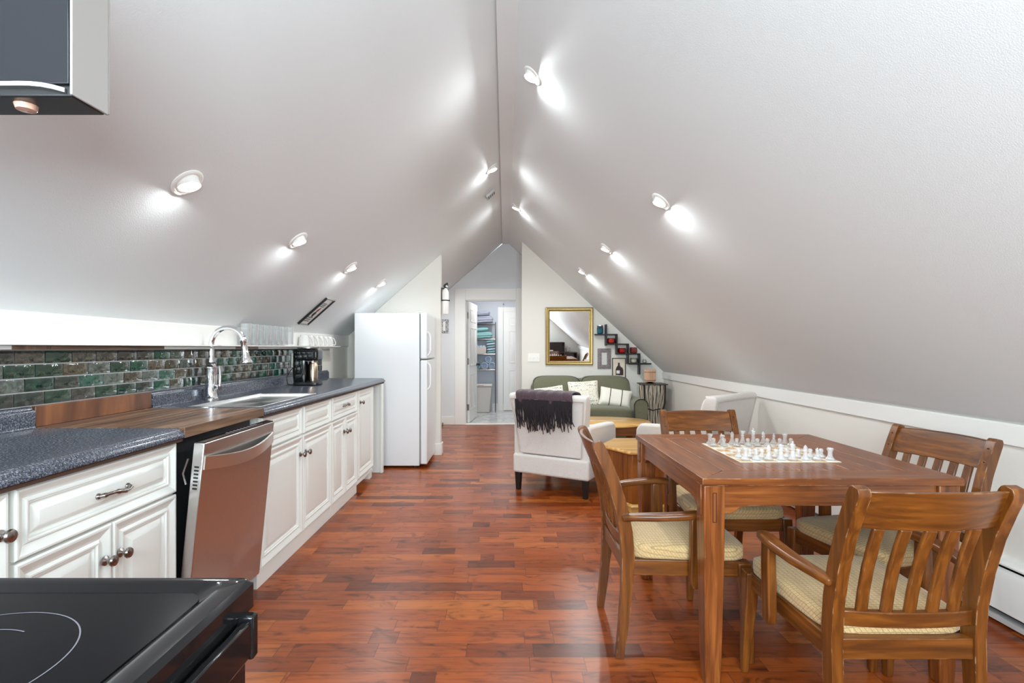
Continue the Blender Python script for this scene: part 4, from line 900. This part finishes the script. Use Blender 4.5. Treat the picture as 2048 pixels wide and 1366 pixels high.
for k in range(6):
    a = Vector(hexr(R6-.039, 0)[k]); b = Vector(hexr(R6-.039, 0)[(k+1) % 6]); n3 = ((a+b)/2-Vector((*hxc, 0))).normalized(); t3 = (b-a).normalized()
    for j in range(1, 6):
        c3 = a.lerp(b, j/6); p = [c3-t3*.0015, c3+t3*.0015]; q.add([(p[0].x, p[0].y, .075), (p[1].x, p[1].y, .075), (p[1].x+n3.x*.001, p[1].y+n3.y*.001, .425), (p[0].x+n3.x*.001, p[0].y+n3.y*.001, .425)], [(0, 1, 2, 3)])
q.build('panel_grooves', mat('groove_brown', hexc(110, 60, 24), .6), het)
MB().loft([hexr(R6-.015, 0), hexr(R6-.015, .045), hexr(R6-.035, .0598)]).build('plinth', W_HONEY('x'), het, .002)
# ---------------------------------------------------------------- sofa
so = thing('sofa', (1.02, 6.95, 0), 'olive green two-seat sofa with rolled arms under the gold mirror', 'sofa')
MB().sell((1.02, 6.86, .22), (.64, .42, .15), 12, 8).build('base', M_GREEN, so)
MB().sell((1.02, 7.235, .48), (.66, .11, .33), 9, 8).build('back_frame', M_GREEN, so)
for k, (cx, hw) in enumerate(((.70, .325), (1.36, .335))):
    b = MB().sell((cx, 7.06, .625), (hw, .125, .225), 5, 12, lambda p: (p[0], p[1]+.12*(p[2]/.22)*1.0, p[2])).build('back_cushion', M_GREEN, so)
    q = MB(); ring = []
    for a_ in range(41):
        t = 2*PI*a_/40; cc, ss = math.cos(t), math.sin(t); ex = 2/6
        ring.append((cx+hw*.97*math.copysign(abs(cc)**ex, cc), 6.985+.12*(math.copysign(abs(ss)**ex, ss)), .625+.215*math.copysign(abs(ss)**ex, ss)))
    q.tube(ring, .006, 6); q.build('piping', M_PIPE, b)
sc_ = MB().sell((1.02, 6.79, .395), (.60, .37, .085), 7, 14, lambda p: (p[0], p[1], p[2]+.02*(1-(p[0]/.6)**2))).build('seat_cushion', M_GREEN, so)
q = MB(); q.tube([(.44, 6.43, .345)]+[(.44+1.16*k/10, 6.42, .352) for k in range(1, 10)]+[(1.6, 6.43, .345)], .007, 6); q.build('piping', M_PIPE, sc_)
for s_, cx in ((-1, .345), (1, 1.695)):
    prof2 = []
    for k in range(13):
        a_ = -.1+(PI+.2)*k/12; prof2.append((cx+.088*math.cos(a_), .505+.088*math.sin(a_)))
    prof2 = prof2+[(cx-.065, .06), (cx+.065, .06)]
    a = MB().prism(prof2, 6.47, 7.30).build('arm', M_GREEN, so, .008, 3)
    MB().tube([(x, 6.468, z) for x, z in prof2[:13]]+[(cx-.065, 6.468, .08)], .006, 6).build('piping', M_PIPE, a)
for sx in (.36, 1.68):
    for sy in (6.52, 7.25): MB().lathe([(.022, 0), (.026, .06)], (sx, sy, 0), 14).build('foot', M_LEGB, so)
def pillow(name, w_, h_, t_, mats, label, loc, rot, stripes=None, pattern=None):
    q = MB(); n = 16; vt = []
    for side in (1, -1):
        for j in range(n+1):
            for i in range(n+1):
                u = -1+2*i/n; v = -1+2*j/n
                k = ((1-u**4)*(1-v**4)); z = side*t_*(max(0, k)**.55)
                pinch = 1-.05*(1-abs(u)**2*abs(v)**2)*(abs(u)**6+abs(v)**6)
                vt.append((u*w_/2*(1-.07*(1-u*u*1.0)*(v**6))*pinch, z, v*h_/2*(1-.07*(1-v*v)*(u**6))*pinch))
    fs = []; mi = []
    N = (n+1)**2
    for sd_ in (0, 1):
        for j in range(n):
            for i in range(n):
                a = sd_*N+j*(n+1)+i; f = (a, a+1, a+n+2, a+n+1); fs.append(f if sd_ else f[::-1])
                mi.append(1 if (stripes and i in stripes) else 0)
    q.add(vt, fs); q.m = mi
    o = q.build(name, mats, None, local=True); o.location = loc; o.rotation_euler = rot; tag(o, label, 'pillow', 'throw pillows on the green sofa')
    sb = o.modifiers.new('sub', 'SUBSURF'); sb.levels = 1; sb.render_levels = 1
    return o
pillow('throw_pillow', .41, .25, .065, [M_PILLOW], 'white lumbar pillow with two dark stripes at the right sofa arm', (1.43, 6.74, .585), (math.radians(-22), math.radians(9), math.radians(-8)))
def curvestripe():
    o = bpy.data.objects['throw_pillow']
    for u in (-.36, .36):
        q = MB(); q.tube([(u*.41/2, -.067*(max(0, (1-u**4)*(1-v**4))**.55)-.002, v*.125*(1-.03*v**6)) for v in [-1+2*k/16 for k in range(17)]], .0045, 6); q.build('dark_stripe', M_PIPE, o, local=True)
curvestripe()
def damask():
    m = bpy.data.materials.new('ivory_with_grey_floral_print'); m.use_nodes = True; n = m.node_tree.nodes; l = m.node_tree.links; b = n['Principled BSDF']
    tc = n.new('ShaderNodeTexCoord'); mp = n.new('ShaderNodeVectorMath'); mp.operation = 'ABSOLUTE'; l.new(tc.outputs['Object'], mp.inputs[0])
    mp3 = n.new('ShaderNodeMapping'); mp3.inputs['Scale'].default_value = (1, 0, 1); l.new(mp.outputs[0], mp3.inputs['Vector'])
    v = n.new('ShaderNodeTexVoronoi'); v.inputs['Scale'].default_value = 62; v.feature = 'DISTANCE_TO_EDGE'; l.new(mp3.outputs[0], v.inputs['Vector'])
    t = n.new('ShaderNodeTexNoise'); t.inputs['Scale'].default_value = 26; l.new(mp3.outputs[0], t.inputs['Vector'])
    mm = n.new('ShaderNodeMath'); mm.operation = 'MULTIPLY'; l.new(v.outputs[0], mm.inputs[0]); l.new(t.outputs['Fac'], mm.inputs[1])
    r = ramp(n, [(0.125, hexc(236, 231, 216)), (0.155, hexc(84, 82, 84))]); l.new(mm.outputs[0], r.inputs[0]); l.new(r.outputs[0], b.inputs['Base Color']); b.inputs['Roughness'].default_value = .9
    return m
M_DAM = damask()
pillow('throw_pillow', .40, .36, .06, [M_DAM], 'square ivory pillow with grey floral print in the middle of the sofa', (1.03, 6.80, .625), (math.radians(-18), math.radians(-3), 0))
pillow('throw_pillow', .38, .30, .055, [M_DAM], 'floral pillow at the left of the sofa behind the throw-covered chair', (.585, 6.76, .585), (math.radians(-22), math.radians(-8), 0))
# ---------------------------------------------------------------- twig side table and candle holder
stx, sty = 2.005, 7.08
stt = thing('twig_side_table', (stx, sty, 0), 'small side table wrapped in pale twigs beside the sofa', 'side table')
q = MB(); random.seed(11)
def wobble(z): return .135+.03*math.cos(z*9.5)
for k in range(84):
    a_ = 2*PI*k/84; pts = []
    for j in range(9):
        z = .02+.705*j/8; r = wobble(z)+random.uniform(-.004, .004); pts.append((stx+r*1.1*math.cos(a_+.04*math.sin(j*1.7+k)), sty+r*math.sin(a_+.04*math.sin(j*1.7+k)), z))
    q.mi = 0 if k % 4 else 1; q.tube(pts, .0036, 5)
o = q.build('twig_wrap', [mat('pale_twig', hexc(214, 198, 178), .8), mat('dark_twig', hexc(48, 38, 32), .8)], stt); o['kind'] = 'stuff'
q = MB()
for s_ in (-1, 1):
    for t_2 in (-1, 1): q.tube([(stx+s_*.14, sty+t_2*.14, 0), (stx+s_*.125, sty+t_2*.12, .2), (stx+s_*.105, sty+t_2*.1, .36), (stx+s_*.135, sty+t_2*.12, .5), (stx+s_*.14, sty+t_2*.12, .735)], .011, 8)
q.tube([(stx-.13, sty-.14, .43), (stx-.04, sty-.165, .40), (stx+.05, sty-.165, .42), (stx+.14, sty-.14, .36)], .008, 8)
q.build('branch_frame', mat('black_branch', hexc(32, 26, 22), .6), stt)
MB().box(stx-.17, stx+.17, sty-.16, sty+.16, .736, .750).build('tabletop', mat('dark_bronze_top', hexc(70, 66, 54), .45), stt, .004)
chd = thing('candle_holder', (stx-.03, sty, .751), 'round candle holder made of pinkish sticks on the twig side table', 'candle holder')
q = MB()
for k in range(26):
    a_ = 2*PI*k/26; r = .068; q.tube([(stx-.03+r*math.cos(a_), sty+r*math.sin(a_), .775), (stx-.03+r*1.03*math.cos(a_), sty+r*1.03*math.sin(a_), .85), (stx-.03+r*math.cos(a_), sty+r*math.sin(a_), .935+random.uniform(-.008, .01))], .0075, 5)
q.build('stick_ring', mat('peach_sticks', hexc(220, 178, 150), .7), chd)
MB().lathe([(.0, .7515), (.05, .7515), (.055, .757), (.025, .762), (.06, .768), (.066, .775), (0, .775)], (stx-.03, sty, 0), 20).build('base', M_BLACK, chd)
for z in (.79, .90):
    MB().lathe([(.074, z), (.0765, z+.002), (.0765, z+.006), (.074, z+.008)], (stx-.03, sty, 0), 26).build('band', mat('brown_band', hexc(120, 84, 66), .7), chd)
# ---------------------------------------------------------------- sofa wall decor
def WP(px, py, D=YS): return W(px, py, D)
x0, _, z1_ = WP(1091, 615); x1, _, z0_ = WP(1185.5, 730)
mr = thing('wall_mirror', ((x0+x1)/2, YS-.012, z0_), 'large gold-framed mirror above the sofa', 'mirror')
wM, hM = x1-x0, z1_-z0_
q = MB(); L = [(0, .012), (0, -.016), (.012, -.030), (.028, -.024), (.036, -.026), (.048, -.010), (.058, -.008), (.058, .004)]
q.loft([[(-wM/2+i, d, i), (wM/2-i, d, i), (wM/2-i, d, hM-i), (-wM/2+i, d, hM-i)] for i, d in L], cap=False)
q.build('frame', M_GOLD, mr, .002, local=True)
q = MB(); i = .050; q.box(-wM/2+i, wM/2-i, -.005, .002, i, hM-i); q.build('mirror_glass', M_MIRROR, mr, local=True)
mr.rotation_euler = (math.radians(1.4), 0, 0)
def plate(px0, px1, py0, py1, D, name, label, cat, m, n_sw):
    x0, _, z1_ = W(px0, py0, D); x1, _, z0_ = W(px1, py1, D); r = thing(name, ((x0+x1)/2, D-.001, (z0_+z1_)/2), label, cat)
    MB().box(x0, x1, D-.007, D-.001, z0_, z1_).build('cover_plate', m, r, .002)
    for k in range(n_sw):
        c_ = x0+(x1-x0)*(k+.5)/n_sw; MB().box(c_-.006, c_+.006, D-.014, D-.0072, (z0_+z1_)/2-.012, (z0_+z1_)/2+.012).build('toggle', m, r, .002)
    return r
plate(1055.5, 1079.5, 707, 723.5, YS, 'light_switch', 'white triple light switch on the wall left of the mirror', 'light switch', M_PLATE, 3)
# staircase shelf
def SX(zx): return (30+zx/6.827)*.0070
def SZ(zy): return H+(106-zy/6.827)*.0070
ss_ = thing('wall_shelf', (SX(1400), YS-.05, SZ(740)), 'black zigzag staircase shelf on the sofa wall', 'shelf')
t = .009
def vb(x, a, b): MB().box(SX(x)-t, SX(x)+t, YS-.105, YS-.001, SZ(b), SZ(a)).build('upright', M_SHELFB, ss_, .001)
def hb(y, a, b): MB().box(SX(a), SX(b), YS-.103, YS-.002, SZ(y)-t, SZ(y)+t).build('ledge', M_SHELFB, ss_, .001)
vb(1180, 400, 690); vb(1325, 532, 812); vb(1480, 664, 945); vb(1635, 797, 1085)
def gapbox(y, segs):
    for a, b in segs: hb(y, a, b)
E = 8.5
gapbox(540, ((1030, 1180-E), (1180+E, 1325-E))); gapbox(672, ((1180+E, 1325-E), (1325+E, 1480-E))); gapbox(805, ((1325+E, 1480-E), (1480+E, 1635-E))); gapbox(940, ((1480+E, 1635-E), (1635+E, 1795)))
def jar(zx, zbase, r, h, fill, colr, lab, lid=False):
    x = SX(zx); z = SZ(zbase)+t; o = thing('candle_jar', (x, YS-.055, z), lab, 'candle', 'jar candles on the zigzag shelf')
    MB().lathe([(.0, .001), (r*.8, .001), (r, h*.2), (r, h*.8), (r*.88, h), (r*.84, h), (r*.95, h*.78), (r*.95, h*.2), (r*.75, .005), (0, .005)], (x, YS-.055, z), 20).build('glass_jar', glassy('thin_jar_glass', (colr[0]*.3+.7, colr[1]*.3+.7, colr[2]*.3+.7, 1), .2), o)
    MB().lathe([(.0, .006), (r*.74, .006), (r*.93, h*.22), (r*.93, h*fill), (0, h*fill)], (x, YS-.055, z), 20).build('wax', mat('wax_'+lab[:6].strip(), colr, .5), o)
    if lid: MB().lathe([(0, h+.0005), (r, h+.0005), (r, h+.012), (0, h+.012)], (x, YS-.055, z), 20).build('lid', M_STEEL, o)
jar(1100, 540, .044, .11, .6, hexc(70, 160, 180), 'blue candle in a lidded jar on the highest step of the shelf', True)
jar(1253, 672, .055, .078, .75, hexc(222, 84, 80), 'red candle in the upper cubby of the zigzag shelf')
jar(1400, 805, .056, .076, .78, hexc(214, 44, 40), 'darker red candle in the middle cubby of the zigzag shelf')
jar(1560, 805, .052, .085, .45, hexc(200, 90, 84), 'half-burnt pink candle in clear glass on top of the third step')
jar(1563, 940, .050, .075, .7, hexc(224, 222, 210), 'white candle in the lowest cubby of the zigzag shelf')
jar(1712, 940, .026, .052, .8, hexc(228, 224, 220), 'small white votive candle on the lowest end of the shelf')
def frame(px0, px1, py0, py1, name, label, fm, bm, bwid, cat='picture'):
    x0, _, z1_ = W(px0, py0, YS); x1, _, z0_ = W(px1, py1, YS); r = thing(name, ((x0+x1)/2, YS-.001, z0_), label, cat)
    q = MB(); L = [(0, 0), (0, .015), (bwid*.3, .019), (bwid, .012), (bwid, 0)]
    q.loft([[(x0+i, YS-.001-d, z0_+i), (x1-i, YS-.001-d, z0_+i), (x1-i, YS-.001-d, z1_-i), (x0+i, YS-.001-d, z1_-i)] for i, d in L], cap=False); q.build('frame', fm, r, .001)
    MB().box(x0+bwid, x1-bwid, YS-.006, YS-.001, z0_+bwid, z1_-bwid).build('print', bm, r); return r, x0, x1, z0_, z1_
def ornate(name, c1, c2, s_):
    m = bpy.data.materials.new(name); m.use_nodes = True; n = m.node_tree.nodes; l = m.node_tree.links; b = n['Principled BSDF']
    tc = n.new('ShaderNodeTexCoord'); v = n.new('ShaderNodeTexNoise'); v.inputs['Scale'].default_value = s_; v.inputs['Distortion'].default_value = 2; l.new(tc.outputs['Object'], v.inputs['Vector'])
    r = ramp(n, [(0.46, c1), (0.54, c2)]); l.new(v.outputs['Fac'], r.inputs[0]); l.new(r.outputs[0], b.inputs['Base Color']); b.inputs['Roughness'].default_value = .5; return m
frame(1195, 1221.5, 697, 737.5, 'picture_frame', 'ornate grey frame with a pale print between mirror and shelf', ornate('carved_grey_frame', hexc(104, 92, 98), hexc(146, 134, 136), 60), mat('pale_botanical_print', hexc(214, 212, 206), .6, noise=(30, .08)), .075*.75, 'picture')
r, x0, x1, z0_, z1_ = frame(1224, 1251, 716, 757, 'wine_bottle_picture', 'thin-framed picture of a dark wine bottle above the sofa', mat('dark_olive_frame', hexc(58, 54, 44), .5), mat('cream_canvas', hexc(226, 214, 196), .7, noise=(12, .1)), .010)
cx = (x0+x1)/2; q = MB()
bt = [(-.045, .05), (.045, .05), (.045, .13), (.030, .165), (.014, .185), (.012, .225), (-.012, .225), (-.014, .185), (-.030, .165), (-.045, .13)]
q.prism([(cx+a, z0_+b) for a, b in bt], YS-.0072, YS-.0062); q.prism([(cx+.028+a*.8, z0_+b*.9) for a, b in bt[:5]+[(-.0, .15)]], YS-.0066, YS-.0061); q.build('painted_bottle', mat('bottle_paint', hexc(62, 44, 44), .6), r)
MB().box(cx-.035, cx+.012, YS-.0080, YS-.0073, z0_+.07, z0_+.115).build('painted_label', M_PLATE, r)
# ---------------------------------------------------------------- partition end: extinguisher; switch on the door wall
ex, ey = -.66, 6.05
fe = thing('fire_extinguisher', (-.742, ey, 1.62), 'white fire extinguisher on the partition end beside the doorway', 'fire extinguisher')
MB().lathe([(0, 1.625), (.036, 1.625), (.040, 1.632), (.040, 1.87), (.034, 1.90), (.018, 1.915), (.014, 1.925), (0, 1.925)], (-.693, ey, 0), 28).build('cylinder', M_WHITEC, fe)
MB().box(-.741, -.735, ey-.02, ey+.02, 1.78, 1.93).box(-.735, -.70, ey-.012, ey+.012, 1.915, 1.93).build('bracket', M_BLACK, fe, .001)
MB().lathe([(.0405, 1.775), (.043, 1.776), (.043, 1.788), (.0405, 1.789)], (-.693, ey, 0), 28).box(-.651, -.642, ey-.01, ey+.01, 1.774, 1.79).build('strap', M_BLACK, fe)
MB().lathe([(.014, 1.9255), (.016, 1.93), (.016, 1.95), (0, 1.952)], (-.693, ey, 0), 14).bar([(-.715, ey, 1.945), (-.69, ey, 1.955), (-.66, ey, 1.965)], .012, .018, (0, 1, 0)).bar([(-.71, ey, 1.955), (-.685, ey, 1.975), (-.665, ey, 1.985)], .006, .018, (0, 1, 0)).build('valve_handle', M_BLACK, fe)
MB().lathe([(.012, 0), (.012, .012), (0, .013)][::-1], (-.675, ey-.03, 1.945), 14, 'y').build('gauge', M_CHROME, fe)
fsw = thing('framed_light_switch', (-.97, YB-.001, 1.58), 'light switch in a dark floral frame on the grey wall beside the doorway', 'light switch')
q = MB().box(-1.035, -.905, YB-.012, YB-.001, 1.47, 1.505).box(-1.035, -.905, YB-.012, YB-.001, 1.655, 1.69).box(-1.035, -.995, YB-.012, YB-.001, 1.505, 1.655).box(-.955, -.905, YB-.012, YB-.001, 1.505, 1.655); q.build('frame', ornate('damask_blue_frame', hexc(60, 66, 84), hexc(200, 200, 200), 70), fsw)
MB().box(-.995, -.955, YB-.008, YB-.001, 1.505, 1.655).build('cover_plate', M_PLATE, fsw)
fs_ = thing('floor_register', (-1.05, 7.9, 0), 'low white and black strip on the floor just left of the doorway', 'floor register')
MB().box(-1.12, -.985, 6.3, 8.31, .0, .035).build('base', M_BLACK, fs_, .002); MB().box(-1.12, -1.0, 6.3, 8.30, .0352, .05).build('cover', M_PLATE, fs_, .003)
# ---------------------------------------------------------------- baseboard heater, right wall
bh = thing('baseboard_heater', (XR-.04, 3.2, 0), 'long white baseboard heater along the right knee wall', 'heater')
ya_, yb_ = -.8, 5.2
MB().prism([(XR-.001, .29), (XR-.02, .29), (XR-.05, .275), (XR-.05, .268), (XR-.001, .268)], ya_, yb_).build('top_cap', M_TRIM, bh)
MB().box(XR-.006, XR-.001, ya_, yb_, .03, .268).build('back_plate', M_BLACK, bh)
MB().prism([(XR-.035, .252), (XR-.055, .245), (XR-.062, .225), (XR-.062, .07), (XR-.05, .062), (XR-.048, .066), (XR-.058, .073), (XR-.058, .223), (XR-.052, .241), (XR-.035, .247)], ya_, yb_).build('front_cover', M_TRIM, bh)
MB().box(XR-.03, XR-.012, ya_, yb_, .12, .20).build('fin_element', M_STEEL, bh)
MB().box(XR-.05, XR-.001, ya_, yb_, .012, .035).build('foot_rail', mat('grey_rail', hexc(190, 186, 184), .5), bh)
for y in (ya_, yb_-.012): MB().box(XR-.063, XR-.001, y, y+.012, 0, .292).build('end_cap', M_TRIM, bh, .002)
# ---------------------------------------------------------------- bathroom contents
def BX(px, D=10.0): return (px-VX)*D/F
def BZ(py, D=10.0): return H-(py-VY)*D/F
rk = thing('towel_rack', (-.4, 10.03, 0), 'dark metal four-tier towel rack seen through the doorway', 'rack')
rx0, rx1 = -.70, BX(991)
shz = [BZ(647.5), BZ(677.8), BZ(707.2), BZ(738)]
for sx in (rx0, rx1):
    for sy in (9.90, 10.17): MB().tube([(sx, sy, .005), (sx, sy, shz[0]+.03)], .008, 8).build('post', M_PEWTER, rk)
for z in shz:
    q = MB().tube([(rx0, 9.90, z-.01), (rx1, 9.90, z-.01)], .006, 6).tube([(rx0, 10.17, z-.01), (rx1, 10.17, z-.01)], .006, 6)
    for k in range(9): xx = rx0+(rx1-rx0)*(k+.5)/9; q.tube([(xx, 9.90, z-.007), (xx, 10.17, z-.007)], .003, 5)
    q.build('shelf', M_PEWTER, rk)
def folded(px0, px1, py0, py1, zb, m, lab, nm='folded_towel', n=1):
    x0, x1 = BX(px0), BX(px1); hh = (py1-py0)*10/F; zb += .008; q = MB()
    for k in range(n): q.sell(((x0+x1)/2, 10.03, zb+hh*(k+.5)/n), ((x1-x0)/2, .12, hh/n/2*1.0), 4.5, 8, lambda p: (p[0]+.006*math.sin(p[2]*90), p[1]-.006*math.cos(p[2]*120), p[2]+.006*math.sin(p[0]*14)))
    o = q.build(nm, m, None); return tag(o, lab, 'towel', 'folded towels on the bathroom rack')
z = shz[0]; folded(945, 986, 632.5, 647, z, M_GREYT, 'large grey towel folded on the top tier of the rack'); folded(952, 979.5, 622.5, 632, z+14.9*10/F, M_GREYT, 'small grey towel on top of the large grey one')
z = shz[1]; folded(945, 985, 664, 677, z, M_TEAL, 'large teal towel folded on the second tier'); folded(946, 976.5, 655, 663.5, z+13*10/F, M_TEAL, 'smaller teal towel on top of the large teal one')
z = shz[2]
for k in range(5): folded(974-.4*k, 990.5+(.3 if k % 2 else -.4), 702.2, 707, z+.0505*k, M_TEAL if k % 2 == 0 else M_BLUEW, '%s folded cloth from the bottom of the stack on the third tier' % ['first', 'second', 'third', 'fourth', 'topmost'][k], n=1)
bk = thing('basket', (BX(962), 10.0, z), 'small pale basket of rolled washcloths on the third tier', 'basket')
MB().loft([[(BX(952.5), 9.93, z), (BX(972), 9.93, z), (BX(972), 10.1, z), (BX(952.5), 10.1, z)], [(BX(951), 9.92, z+.12), (BX(973), 9.92, z+.12), (BX(973), 10.11, z+.12), (BX(951), 10.11, z+.12)], [(BX(951.6), 9.926, z+.12), (BX(972.4), 9.926, z+.12), (BX(972.4), 10.104, z+.12), (BX(951.6), 10.104, z+.12)], [(BX(953), 9.94, z+.09), (BX(971.4), 9.94, z+.09), (BX(971.4), 10.09, z+.09), (BX(953), 10.09, z+.09)]]).build('basket_body', mat('pale_wicker', hexc(206, 196, 186), .8, bump=(150, .6)), bk)
for k in range(3):
    o = MB().tube([(BX(955.5+6.4*k), 9.95, z+.13), (BX(955.5+6.4*k), 10.08, z+.13)], .03, 14).build('rolled_washcloth', M_BLUEW, None); tag(o, '%s rolled pale blue washcloth in the small basket' % ['left', 'middle', 'right'][k], 'towel', 'washcloths in the basket')
z = shz[3]
def roll(px, pz, r, m, lab):
    q = MB(); pts = []
    x = BX(px)
    q.tube([(x, 9.92, pz), (x, 10.14, pz)], r, 20)
    ob = q.build('rolled_towel', m, None); tag(ob, lab, 'towel', 'rolled towels on the lowest tier')
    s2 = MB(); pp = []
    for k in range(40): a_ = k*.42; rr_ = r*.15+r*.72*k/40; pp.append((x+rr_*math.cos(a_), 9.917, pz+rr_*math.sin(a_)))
    s2.tube(pp, .004, 5); s2.build('spiral_edge', mat('roll_spiral_blue', hexc(90, 105, 135), .9), ob)  # darker blue spiral line on the towel end
roll(969.5, z+.068, .066, M_BLUEW, 'pale blue rolled towel, left one of the lower pair'); roll(984, z+.068, .066, M_BLUEW, 'pale blue rolled towel, right one of the lower pair'); roll(976.8, z+.185, .062, M_BLUEW, 'pale blue rolled towel on top of the lower pair')
roll(954.5, z+.068, .066, M_TEAL, 'teal rolled towel lying on the lowest tier beside the door'); roll(948, z+.185, .062, M_TEAL, 'teal rolled towel on top, nearest the door')
hp = thing('laundry_hamper', (BX(965), 9.98, 0), 'beige lidded hamper under the towel rack', 'hamper')
hx0, hx1 = BX(941), BX(981.5)
MB().loft([[(hx0+.03, 9.85, .006), (hx1-.02, 9.85, .006), (hx1-.02, 10.1, .006), (hx0+.03, 10.1, .006)], [(hx0, 9.82, .50), (hx1+.02, 9.82, .50), (hx1+.02, 10.12, .50), (hx0, 10.12, .50)]]).build('bin', mat('beige_woven_plastic', hexc(216, 208, 200), .6, bump=(220, .5)), hp, .015, 3)
MB().box(hx0-.01, hx1+.03, 9.81, 10.13, .502, .54).build('lid', mat('beige_plastic', hexc(222, 214, 206), .5), hp, .01, 3)
MB().box(BX(957), BX(968), 9.808, 9.8095, .52, .53).build('lid_label', mat('red_brown_print', hexc(170, 110, 100), .6), hp)
# ---------------------------------------------------------------- bookcase behind the camera (seen in the mirror)
bc = thing('bookcase', (1.75, Y0+.2, 0), 'stepped dark mahogany bookcase behind the camera, seen in the mirror', 'bookcase')
wd = W_DARK('x')
def shelfbox(x0, x1, z0, z1, nm):
    q = MB().box(x0, x1, Y0+.002, Y0+.016, z0, z1).box(x0, x0+.02, Y0+.016, Y0+.33, z0, z1).box(x1-.02, x1, Y0+.016, Y0+.33, z0, z1).box(x0+.02, x1-.02, Y0+.016, Y0+.33, z1-.02, z1).box(x0+.02, x1-.02, Y0+.016, Y0+.33, z0, z0+.02); q.build(nm, wd, bc)
shelfbox(1.2, 1.79, .70, 1.0, 'upper_unit'); shelfbox(1.2, 1.79, .38, .698, 'middle_unit'); shelfbox(1.2, 1.79, 0, .378, 'lower_unit'); shelfbox(1.792, 2.17, .38, .698, 'side_unit'); shelfbox(1.792, 2.17, 0, .378, 'lower_unit')
random.seed(2); x = 1.50
for k in range(5):
    wb = .03+random.random()*.015; o = MB().box(x, x+wb, Y0+.08, Y0+.24, .402, .402+.17+.04*random.random()).build('book', mat('book_%d' % k, [hexc(206, 170, 90), hexc(190, 150, 70), hexc(220, 196, 130), hexc(150, 90, 40), hexc(200, 160, 84)][k], .6), None, .002)
    tag(o, '%s standing in the dark bookcase behind the camera' % ['gold book first in the row', 'brownish gold book second in the row', 'pale yellow book third in the row', 'brown book fourth in the row', 'golden book last in the row'][k], 'book', 'books in the dark bookcase'); x += wb+.004
o = MB().box(1.25, 1.45, Y0+.1, Y0+.28, .722, .76).build('folded_cloth', mat('pink_cloth', hexc(226, 196, 190), .8), None, .01, 3); tag(o, 'folded pink cloth in the top of the dark bookcase', 'cloth')
o = MB().box(1.86, 1.98, Y0+.1, Y0+.13, .70, .83).build('photo_frame', M_PEWTER, None, .004); tag(o, 'small silver photo frame on the lower step of the bookcase', 'picture frame')
